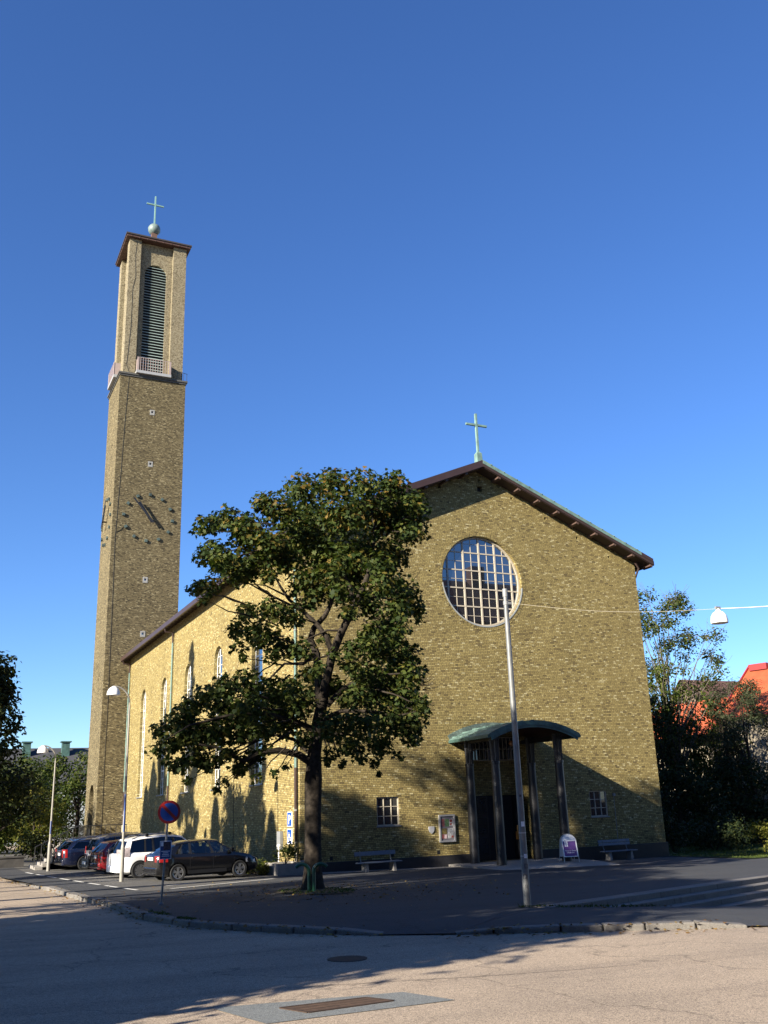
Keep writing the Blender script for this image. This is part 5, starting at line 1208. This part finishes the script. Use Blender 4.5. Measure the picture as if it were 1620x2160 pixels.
# notice board, shield, parking signs
def hung(name, label, cat): return name, label, cat
nb = thing('notice_board', 'glazed metal notice board with coloured leaflets on the wall by the portico', 'notice board', (21.83, YF, .03))
m = M(); ring(m, rect(21.42, .03, 22.24, 1.21), rect(21.49, .10, 22.17, 1.14), F, -.09, 0.0); m.build('frame', plain('aluminium', (.6, .6, .6), .35, .05, metal=.6), nb)
m = M(); m.prism(rect(21.49, .10, 22.17, 1.14), F, -.05, -.002); bk = m.build('backboard', plain('board_grey', (.20, .19, .22), .6, .1), nb)
cols = [(.5, .5, .5), (.30, .10, .10), (.12, .22, .10), (.5, .45, .42), (.32, .07, .06), (.55, .42, .42), (.22, .17, .06)]
for i, (x0, z0, x1, z1, c) in enumerate([(21.53, .70, 21.70, 1.02, 1), (21.73, .70, 21.93, 1.02, 2), (21.95, .72, 22.15, 1.02, 0), (21.97, .88, 22.10, 1.0, 4), (21.98, .75, 22.07, .84, 4), (21.54, .38, 21.80, .62, 6), (21.66, .18, 21.80, .36, 5), (21.53, .18, 21.65, .36, 1), (21.84, .18, 22.14, .62, 0), (22.02, .2, 22.13, .3, 4)]):
    m = M(); m.prism(rect(x0, z0, x1, z1), F, -.055-.0015*i, -.051-.0015*i); m.build('leaflet', plain('leaflet_%s' % 'abcdefg'[c], cols[c], .5, .55, 14.0), nb)
m = M(); m.prism([(20.89, .72), (20.89, .60), (20.94, .48), (21.04, .41), (21.14, .48), (21.19, .60), (21.19, .72), (21.04, .735)], F, -.04, 0.0)
sh = tag(m.build('shield_plaque', plain('plaque_grey', (.42, .43, .45), .45, .1), bevel=.01), 'small grey shield plaque on the brick wall left of the notice board', 'plaque')
def wall_sign(name, label, z0):
    y0, y1 = 40.72, 41.32; root = thing(name, label, 'sign', (XL, (y0+y1)/2, z0), group=None)
    mp = lambda u, v, d: (XL-d, y0+y1-u if False else u, v)
    m = M(); m.prism(rect(y0, z0, y1, z0+.62), mp, 0.0, .03); m.build('plate', SIGNWHITE, root)
    m = M(); m.prism(rect(y0+.03, z0+.03, y1-.03, z0+.59), mp, .031, .033); m.build('blue_field', SIGNBLUE, root)
    return root, (lambda x, y: V(XL-.0345, (y0+y1)/2-x, z0+y))
r1, f1 = wall_sign('parking_sign', 'blue sign with white letter P on the side wall, upper of two', .95)
m = M(); text_mesh(m, 'P', .58, lambda x, y: f1(x, y+.10)); m.build('letter', SIGNWHITE, r1)
r2, f2 = wall_sign('disabled_sign', 'blue wheelchair symbol sign on the side wall below the P sign', .24)
m = M()
def stroke(pts, w):
    q = [f2(x, y) for x, y in pts]; m.tube(q, w, 5)
stroke([(-.04, .47), (-.04, .46)], .045); stroke([(-.04, .42), (-.02, .28), (.09, .28), (.14, .14)], .024); stroke([(-.03, .36), (.07, .36)], .02)
stroke([(-.03+.13*math.cos(a), .20+.13*math.sin(a)) for a in [math.radians(110+28*i) for i in range(9)]], .02); m.build('wheelchair_symbol', SIGNWHITE, r2)
# small things by the corner
pb = V(13.55, 39.35, ground(13.5, 39.3))
pl = thing('planter', 'low stone planter with leafy shrubs beside the corner downpipe', 'planter', pb)
m = M(); ring(m, rect(pb.x-.15, 38.75, pb.x+1.05, 40.35), rect(pb.x-.05, 38.85, pb.x+.95, 40.25), lambda u, v, d: (u, v, pb.z+d), -.2, .45); m.build('stone_box', CONC, pl)
m = M(); m.prism(rect(pb.x-.05, 38.85, pb.x+.95, 40.25), lambda u, v, d: (u, v, pb.z+d), .2, .38); m.build('soil', SOIL, pl)
def shrub(name, label, c, rad, h, mat, n, size, seed, shape=OVAL_LEAF, nb=9):
    rg2 = random.Random(seed); root = thing(name, label, 'shrub', c); c = Vector(c); bl = []
    m = M()
    for i in range(nb):
        a = rg2.uniform(0, 6.28); r = rad*math.sqrt(rg2.random())*.75; z = h*rg2.uniform(.25, .8); p = c+V(math.cos(a)*r, math.sin(a)*r, z); bl.append((*p, rad*rg2.uniform(.3, .5))); limb(m, c+V(0, 0, -.05), p, .015, .005, 5, rg=rg2)
    m.build('stems', BARK, root); P, Nn = blob_leaves(bl, n, seed, .85, shell=.6); leaf_mesh('leaves', mat, P, Nn, size, shape, root, seed=seed)
shrub('shrub', 'loose green shrub growing in the stone planter by the corner', (pb.x+.45, 39.55, pb.z+.4), .75, .9, GREEN, 900, .11, 21)
shrub('shrub', 'low bright yellow green ground shrub before the black car', (12.95, 40.0, ground(12.9, 40)), .75, .45, YGREEN, 900, .10, 22, nb=12)
shrub('shrub', 'dark green low bush between the black car and yellow green shrub', (13.3, 41.2, ground(13.3, 41.2)), .8, .5, GREEN, 800, .10, 23, nb=12)
m = M(); m.box(XL-.16, 41.9, .0, XL-.01, 42.35, .75)
cb = m.build('meter_box', GREYP, bevel=.01); tag(cb, 'grey metal meter box on the side wall above the planter', 'box')
m = M(); m.tube([(XL-.35, 41.5, -.5), (XL-.35, 41.5, .12)], .035, 8); m.lathe([(.02, .1), (.09, .14), (.09, .2), (.02, .24)], (XL-.35, 41.5, 0), 10); tag(m.build('garden_tap_post', WHITEP), 'short white post with knob standing in the planter shrubs', 'post')
m = M(); m.lathe([(.16, -1.05), (.16, -.45), (.12, -.38)], (XL-.02, YF-.28, 0), 14); tag(m.build('corner_guard_stone', CONC, smooth=True), 'grey rounded guard stone at the church corner behind the maple', 'guard stone')

# stairs, railing and terrace by the tower
sb = V(5.6, 53.6, ground(5.6, 53.6)-.1)
stt = thing('stone_stairs', 'pale stone stairs with thin iron railing left of the parked cars', 'stairs', sb)
m = M()
for k in range(6): m.box(5.55+.34*k, 52.9, sb.z-.2, 8.2, 55.8, sb.z+.1+.15*(k+1))
m.build('steps', PAVING, stt, bevel=.015)
m = M(); path = [V(5.5, 52.95, sb.z+1.2), V(7.6, 52.95, sb.z+2.15), V(12.4, 79.0, .9+.1)]
m.tube([path[0], path[1]], .025, 6); m.tube([V(7.6, 52.95, sb.z+2.15), V(9.2, 60, .98)], .025, 6)
for i in range(8):
    p = path[0].lerp(path[1], i/7); m.tube([p, V(p.x, p.y, p.z-1.0)], .018, 5)
for i in range(1, 12):
    p = V(7.6, 52.95, sb.z+2.15).lerp(V(9.2, 60, .98), i/11); m.tube([p, V(p.x, p.y, p.z-1.0)], .016, 5)
m.build('railing', BLACKM, stt)
m = M(); m.box(9.3, 59.6, -1.2, 13.6, 92, -.15); tag(m.build('terrace', PAVING), kind='structure')
tr = thing('terrace_railing', 'thin black iron railing standing before the tower foot', 'railing', (10.8, 76, -.15))
m = M(); q0, q1 = V(9.35, 76.0, .98), V(14.3, 76.0, .98); m.tube([q0, q1], .03, 6); m.build('rail', BLACKM, tr)
m = M()
for i in range(14):
    p = q0.lerp(q1, i/13); m.tube([p, V(p.x, p.y, -.15)], .022, 5)
m.build('balusters', BLACKM, tr)
m = M(); m.box(-6, 57.0, -1.4, 5.4, 57.4, -.33); m.box(-6.05, 56.95, -.329, 5.45, 57.45, -.25); tag(m.build('retaining_wall', plain('dark_stone_wall', (.06, .055, .05), .9, .4, 3.0, bmp=.4)), 'low dark stone retaining wall at the far left under the trees', 'wall')
# background left: long building
lb0, lb1 = V(2, 111, 0), V(30, 107.5, 0)
bl = thing('long_building', 'long distant building with dark slate roof and two green roof vents', 'building', (16, 112, -1))
ZR = 9.2
m = M(); m.hexa([(-6, 112, -2), (40, 107, -2), (42, 122, -2), (-4, 127, -2), (-6, 112, 5.2), (40, 107, 5.2), (42, 122, 5.2), (-4, 127, 5.2)]); m.build('wall', plain('pale_blue_render', (.36, .40, .42), .8, .06), bl)
m = M(); m.add([(-6.5, 111.3, 5.0), (40.5, 106.3, 5.0), (41, 114.3, ZR+.05), (-5, 119.3, ZR+.05), (42.5, 122.6, 5.0), (-4, 127.6, 5.0)], [(0, 1, 2, 3), (3, 2, 4, 5), (0, 3, 5), (1, 4, 2)]); rfo = m.build('roof', SLATE, bl)
for u in (56, 138):
    p = at(u, 1580, 116.5); m = M(); m.box(p.x-.42, p.y-.42, 8.0, p.x+.42, p.y+.42, 9.75); m.box(p.x-.58, p.y-.58, 9.751, p.x+.58, p.y+.58, 9.88); m.build('roof_vent', COPPERD, rfo)
for k in range(10):
    x = 1+k*3.2; y = 112-(x+6)*5/46-.03; m = M(); m.box(x, y-.02, 1.6, x+1.2, y+.1, 3.6); m.build('window', WGLASS, bl)
# background left trees
def roundp(t): return math.sqrt(max(0.02, 1-(2*t-1)**2))
tree('dark_tree', 'tall dark tree at the left edge of the picture', (1.35, 44.5, ground(1, 45)), 10.0, 2.7, 60, .95, DKGREEN, 330, .24, .22, seed=3, cb=.25, group=None)
tree('dark_tree', 'low dark tree with branches reaching over the far lamp post', (3.3, 60.5, -1), 6.0, 3.1, 34, .9, DKGREEN, 130, .24, .2, seed=4, cb=.5, lean=(.6, 0))
tree('green_tree', 'sunlit round green tree behind the far lamp post', (8.4, 91, -1), 8.0, 3.2, 46, 1.1, GREEN, 90, .30, .25, seed=5, cb=.18, prof=roundp)
tree('green_tree', 'sunlit green tree behind the dark tree at left', (5.4, 80, -1), 6.6, 3.6, 46, 1.1, GREEN, 90, .30, .25, seed=6, cb=.15, prof=roundp)
tree('green_tree', 'green tree standing against the left side of the tower', (11.6, 99, -1), 8.6, 3.0, 42, 1.1, GREEN, 80, .32, .25, seed=8, cb=.12, prof=roundp)
p_ = at(160, 1780, 98); tree('green_tree', 'green tree filling the gap beside the tower foot', (p_.x, p_.y, -1), 8.6, 2.9, 46, 1.1, GREEN, 90, .28, .25, seed=18, cb=.1, prof=roundp)
tree('yellow_green_tree', 'small yellowish tree between the stairs and the tower foot', (7.2, 71, -1), 4.9, 1.9, 30, .85, YGREEN, 130, .24, .14, seed=9, cb=.2, prof=roundp)
shrub('bush', 'olive bush above the dark retaining wall', (4.0, 63, -.8), 2.0, 2.6, GREEN, 160, .2, 31, nb=16)
shrub('bush', 'dark bush below the yellowish tree beside the stairs', (7.3, 66, -.9), 1.8, 1.9, DKGREEN, 160, .2, 32, nb=14)
# ------------------------------------------------------------------ background right
grid_fill('lawn', [(34.6, 34.2), (60, 40), (70, 90), (34.6, 90)], ground, plain('lawn_green', (.05, .075, .02), .95, .5, 2.0, spec=.1), step=2.5, z=.03)
n = 9000; gx = rgn.uniform(34.7, 48, n); gy = 34.5+rgn.uniform(0, 1, n)**1.5*14+(gx-34.6)*.2
pp = np.stack([gx, gy, np.array([ground(x, y) for x, y in zip(gx, gy)])+.06], 1); nn = rgn.normal(size=(n, 3)); nn[:, 2] *= .2
tag(leaf_mesh('lawn_grass', GRASS, pp, nn, .14, NEEDLE, org=(40, 40, -1.3), seed=12), 'short grass on the lawn right of the church', 'grass', kind='stuff')
def gable_house(name, label, pts_ridge, drop_f, run, eave_h, ground_z, mats, ends):
    pass
# house with the bright orange roof
ra, rb_ = at(1588, 1409, 92), at(1760, 1390, 94); vd_ = V(ra.x, ra.y, 0).normalized(); hd_ = V(vd_.y, -vd_.x, 0)*.87-vd_*.5; hn = V(-hd_.y, hd_.x, 0)
if hn.dot(ra) > 0: hn = -hn   # towards the camera
zr = ra.z
hs_ = thing('orange_roof_house', 'house with bright orange red tiled roof behind the trees at right', 'house', (ra.x, ra.y, -1.3))
m = M(); A0 = ra-hd_*.3; B0 = ra+hd_*13; run = 6.0; ez = zr-4.6
for s in (1, -1):
    e0_, e1_ = A0+hn*s*run, B0+hn*s*run; e0_ = V(e0_.x, e0_.y, ez); e1_ = V(e1_.x, e1_.y, ez); t0_, t1_ = V(A0.x, A0.y, zr), V(B0.x, B0.y, zr)
    m.hexa([e0_, e1_, t1_, t0_, e0_+V(0, 0, .12), e1_+V(0, 0, .12), t1_+V(0, 0, .12), t0_+V(0, 0, .12)])
m.build('roof', TILER, hs_)
m = M(); w0, w1 = A0+hd_*.4, B0-hd_*.4; c4 = [w0+hn*(run-.4), w1+hn*(run-.4), w1-hn*(run-.4), w0-hn*(run-.4)]
m.hexa([V(p.x, p.y, -2) for p in c4]+[V(p.x, p.y, ez+.25) for p in c4])
m.add([V(c4[0].x, c4[0].y, ez+.25), V(c4[3].x, c4[3].y, ez+.25), V(w0.x, w0.y, zr-.1)], [(0, 1, 2)]); m.add([V(c4[1].x, c4[1].y, ez+.25), V(c4[2].x, c4[2].y, ez+.25), V(w1.x, w1.y, zr-.1)], [(0, 1, 2)])
m.build('wall', plain('cream_render', (.34, .29, .21), .85, .08), hs_)
m = M(); REDT = plain('red_trim', (.36, .03, .03), .5, .1)
for s in (1,): 
    e0_ = A0+hn*s*(run+.05)-hd_*.1; e0_ = V(e0_.x, e0_.y, ez-.05); t0_ = V(A0.x, A0.y, zr)-hd_*.1
    m.hexa([e0_+V(0, 0, -.1), e0_+hd_*.14+V(0, 0, -.1), t0_+hd_*.14+V(0, 0, .02), t0_+V(0, 0, .02), e0_+V(0, 0, .22), e0_+hd_*.14+V(0, 0, .22), t0_+hd_*.14+V(0, 0, .3), t0_+V(0, 0, .3)])
    g0 = V(A0.x, A0.y, ez)+hn*(run+.08); g1 = V(B0.x, B0.y, ez)+hn*(run+.08); m.tube([g0, g1], .09, 6)
m.build('red_verge', REDT, hs_)
m = M(); p = V(A0.x, A0.y, zr)+hd_*1.2+hn*.55; m.rbox(p+V(0, 0, -.05), (1.7, .5, .55), math.atan2(hd_.y, hd_.x)); m.build('chimney_cap', REDT, hs_)
for k in range(3):
    p = V(A0.x, A0.y, 3.4)+hd_*(1.6+2.4*k)+hn*(run-.38); m = M(); m.rbox(p, (1.0, .06, 1.2), math.atan2(hd_.y, hd_.x)); wd = m.build('window', WGLASS, hs_)
    m = M(); m.rbox(p+V(0, 0, .68), (1.2, .12, .1), math.atan2(hd_.y, hd_.x)); m.build('lintel', WHITEP, wd)
# house with the brown roof farther back
ra, rb_ = at(1440, 1436, 106), at(1600, 1406, 114)
h2 = thing('brown_roof_house', 'house with brown tiled roof half hidden behind the ivy tree', 'house', (ra.x, ra.y, -1.3))
hd2 = (rb_-ra); L2 = hd2.length; hd2.z = 0; hd2.normalize(); hn2 = V(-hd2.y, hd2.x, 0)
if hn2.dot(ra) > 0: hn2 = -hn2
m = M(); ez2 = ra.z-5.6; A0 = ra-hd2*.5; B0 = ra+hd2*(L2+2)
for s in (1, -1):
    e0_, e1_ = A0+hn2*s*5.2, B0+hn2*s*5.2; e0_ = V(e0_.x, e0_.y, ez2); e1_ = V(e1_.x, e1_.y, ez2)
    t0_ = V(A0.x, A0.y, ra.z); t1_ = V(B0.x, B0.y, ra.z); m.hexa([e0_, e1_, t1_, t0_, e0_+V(0, 0, .12), e1_+V(0, 0, .12), t1_+V(0, 0, .12), t0_+V(0, 0, .12)])
m.build('roof', TILEB, h2)
m = M(); c4 = [A0+hd2*.4+hn2*4.8, B0-hd2*.4+hn2*4.8, B0-hd2*.4-hn2*4.8, A0+hd2*.4-hn2*4.8]; m.hexa([V(p.x, p.y, -2) for p in c4]+[V(p.x, p.y, ez2+.3) for p in c4])
m.add([V(c4[0].x, c4[0].y, ez2+.3), V(c4[3].x, c4[3].y, ez2+.3), V(A0.x, A0.y, ra.z-.1)+hd2*.4], [(0, 1, 2)])
m.build('wall', plain('brown_render', (.24, .17, .12), .85, .1), h2)
for k in range(2):
    p = V(A0.x, A0.y, ez2+1.6)+hd2*(2.2+3.4*k)+hn2*3.6; m = M(); m.rbox(p, (1.5, 1.6, 1.5), math.atan2(hd2.y, hd2.x)); do = m.build('dormer', plain('white_dormer', (.7, .68, .64), .6, .05), h2)
    m = M(); m.rbox(p+V(0, 0, .82), (1.8, 2.0, .14), math.atan2(hd2.y, hd2.x)); m.build('dormer_roof', REDT, do)
# low outbuilding with orange roof
ra = at(1395, 1492, 96); rb_ = at(1560, 1490, 90)
h3 = thing('outbuilding', 'low outbuilding with orange tiled roof seen between dark tree leaves', 'building', (ra.x, ra.y, -1.3))
hd3 = (rb_-ra); hd3.z = 0; L3 = hd3.length; hd3.normalize(); hn3 = V(-hd3.y, hd3.x, 0)
if hn3.dot(ra) > 0: hn3 = -hn3
m = M(); ez3 = ra.z-3.2
for s in (1, -1):
    e0_, e1_ = ra+hn3*s*4.2, ra+hd3*L3+hn3*s*4.2; e0_ = V(e0_.x, e0_.y, ez3); e1_ = V(e1_.x, e1_.y, ez3); t1_ = V(ra.x, ra.y, ra.z)+hd3*L3
    m.hexa([e0_, e1_, t1_, ra, e0_+V(0, 0, .1), e1_+V(0, 0, .1), t1_+V(0, 0, .1), ra+V(0, 0, .1)])
m.build('roof', TILER, h3)
m = M(); c4 = [ra+hd3*.2+hn3*2.3, ra+hd3*(L3-.2)+hn3*2.3, ra+hd3*(L3-.2)-hn3*2.3, ra+hd3*.2-hn3*2.3]; m.hexa([V(p.x, p.y, -2) for p in c4]+[V(p.x, p.y, ez3+.2) for p in c4]); m.build('wall', MATS['cream_render'], h3)
# trees on the right
def sparse(t): return math.sqrt(max(.03, 1-(2*t-1.05)**2))
ib = at(1445, 1800, 74); ib.z = -1.2
tree('ivy_tree', 'thin half bare tree with ivy covered trunk right of the church', ib, 17.8, 4.6, 96, .85, GREEN, 150, .22, .26, BARKP, seed=15, cb=.42, prof=sparse, twigs=420)
P = []; Nn = []
rg3 = np.random.default_rng(8); n = 3200; hh = rg3.uniform(3.4, 12.2, n); a = rg3.uniform(0, 2*np.pi, n); rr = (.45+.35*np.sin(hh*1.1)+.55*np.clip((7.5-hh)/5, 0, 1))*rg3.uniform(.5, 1.15, n)
pp = np.stack([ib.x+rr*np.cos(a)-.2, ib.y+rr*np.sin(a), ib.z+hh], 1); nn = np.stack([np.cos(a), np.sin(a), np.full(n, .5)], 1)+rg3.normal(size=(n, 3))*.3
ivr = [o for o in bpy.data.objects if o.name.startswith('ivy_tree')][0]
leaf_mesh('ivy', IVY, pp, nn, .19, OVAL_LEAF, ivr, seed=33)
def dt(name, label, u, dist, h, r, mat, seed, **kw):
    p = at(u, 1790, dist); p.z = ground(p.x, p.y); return tree(name, label, p, h, r, kw.get('nb', 44), kw.get('br', 1.0), mat, kw.get('dens', 120), kw.get('size', .24), .2, seed=seed, cb=kw.get('cb', .08), prof=kw.get('prof', roundp), shape=kw.get('shape', OVAL_LEAF))
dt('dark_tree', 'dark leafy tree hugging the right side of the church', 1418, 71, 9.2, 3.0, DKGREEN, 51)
dt('green_tree', 'bushy green tree below the ivy covered trunk', 1470, 77, 8.4, 3.6, GREEN, 52)
dt('green_tree', 'round green tree in front of the orange roof house', 1535, 79, 8.6, 3.4, GREEN, 53)
dt('pine_tree', 'grey green pine at the right edge of the picture', 1608, 72, 11.2, 2.6, PINE, 54, shape=NEEDLE, size=.4, dens=200, br=.9, nb=54)
dt('pine_tree', 'smaller grey green pine before the orange roof', 1562, 76, 11.6, 1.9, PINE, 55, shape=NEEDLE, size=.36, dens=200, br=.75)
dt('green_tree', 'mid green tree in front of the brown roof house', 1490, 80, 11.4, 3.4, GREEN, 64, nb=50, br=.9, dens=90, cb=.25)
dt('dark_tree', 'tall dark slender tree beside the church gable corner', 1396, 78, 11.6, 1.9, DKGREEN, 65, nb=40, br=.8, dens=110, cb=.2)
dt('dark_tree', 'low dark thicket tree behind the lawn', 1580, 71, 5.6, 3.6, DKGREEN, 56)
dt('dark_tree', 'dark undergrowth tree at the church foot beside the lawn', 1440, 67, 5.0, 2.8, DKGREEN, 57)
dt('red_leaved_tree', 'small tree with reddish leaves near the church side wall', 1403, 76, 10.6, 1.9, REDL, 58, nb=26, br=.8, cb=.45)
p = at(1632, 1800, 52); p.z = ground(p.x, p.y); shrub('bush', 'pale yellowish bush on the lawn at the right edge', p, 1.3, 2.0, YGREEN, 420, .13, 61, nb=14)
p = at(1510, 1800, 60); p.z = ground(p.x, p.y); shrub('bush', 'dark low bush on the lawn in front of the thicket', p, 2.4, 2.0, DKGREEN, 200, .16, 62, nb=16)
p = at(1425, 1800, 57); p.z = ground(p.x, p.y); shrub('bush', 'dark shadowed bush at the corner of the church plinth', p, 1.8, 2.4, DKGREEN, 220, .16, 63, nb=14)
# the house across the road that the round window mirrors
hx, hy = 50, 2
h4 = thing('tenement_house', 'tall brick house with brown tiled roof mirrored in the round church window', 'house', (hx, hy, -1.5))
dirn = V(.75, .66, 0).normalized(); nrm4 = V(-.66, .75, 0).normalized()
cc = V(hx, hy-8, 0)
def hp(a, b2, z): q = cc+V(1, .0, 0)*a+V(0, 1, 0)*b2; return V(q.x, q.y, z)
m = M(); m.hexa([hp(-14, -6, -3), hp(30, -6, -3), hp(30, 6, -3), hp(-14, 6, -3), hp(-14, -6, 19), hp(30, -6, 19), hp(30, 6, 19), hp(-14, 6, 19)]); m.build('wall', plain('dark_red_brick', (.12, .06, .045), .9, .2, 3.0), h4)
m = M(); m.add([hp(-14.6, 6.6, 18.8), hp(30.6, 6.6, 18.8), hp(24, 0, 24.5), hp(-8, 0, 24.5), hp(-14.6, -6.6, 18.8), hp(30.6, -6.6, 18.8)], [(0, 1, 2, 3), (3, 2, 5, 4), (0, 3, 4), (1, 5, 2)]); rf4 = m.build('roof', TILEB, h4)
m = M(); m.rbox(hp(2, .5, 24.8), (1.6, 1.2, 2.4)); m.build('chimney', plain('chimney_brick', (.10, .05, .04), .9, .2), rf4)
for k in range(9):
    for fl_ in range(5):
        m = M(); p = hp(-11+4.6*k, 6.02, 2.2+3.5*fl_); m.rbox(p, (1.3, .08, 1.8)); m.build('window', WGLASS, h4)

def added_house(label, x0, y0, x1, y1, h, wallm, n, face):  # unseen houses, added to hold back sky light from the shaded ground
    r = thing('tenement_house', label, 'house', ((x0+x1)/2, (y0+y1)/2, -2), group=None)
    m = M(); m.box(x0, y0, -3, x1, y1, h); m.build('wall', wallm, r)
    ym = (y0+y1)/2; xm = (x0+x1)/2
    m = M(); m.add([(x0-.5, y0-.5, h-.1), (x1+.5, y0-.5, h-.1), (x1+.5, y1+.5, h-.1), (x0-.5, y1+.5, h-.1), (x0+4 if face == 'y' else xm, ym if face == 'y' else y0+4, h+4.5), (x1-4 if face == 'y' else xm, ym if face == 'y' else y1-4, h+4.5)],
        [(0, 1, 5, 4), (2, 3, 4, 5), (3, 0, 4), (1, 2, 5)] if face == 'y' else [(0, 1, 4), (2, 3, 5), (3, 0, 4, 5), (1, 2, 5, 4)]); m.build('roof', TILEB, r)
    for k in range(n):
        for fl in range(int((h-2)/3.4)):
            t = (k+.5)/n; m = M()
            if face == 'y': m.rbox((x0+(x1-x0)*t, y1+.02, 1.6+3.4*fl), (1.3, .1, 1.8))
            else: m.rbox((x1+.02, y0+(y1-y0)*t, 1.6+3.4*fl), (.1, 1.3, 1.8))
            m.build('window', WGLASS, r)
added_house('unseen ochre rendered house added behind the photographer to cut sky light', -38, -26, 2, -13, 17, plain('ochre_render', (.24, .17, .09), .9, .1), 12, 'y')
added_house('unseen grey rendered house added right of the ochre house to cut sky light', 4, -27, 33, -14, 19, plain('dim_grey_render', (.16, .16, .15), .9, .1), 9, 'y')
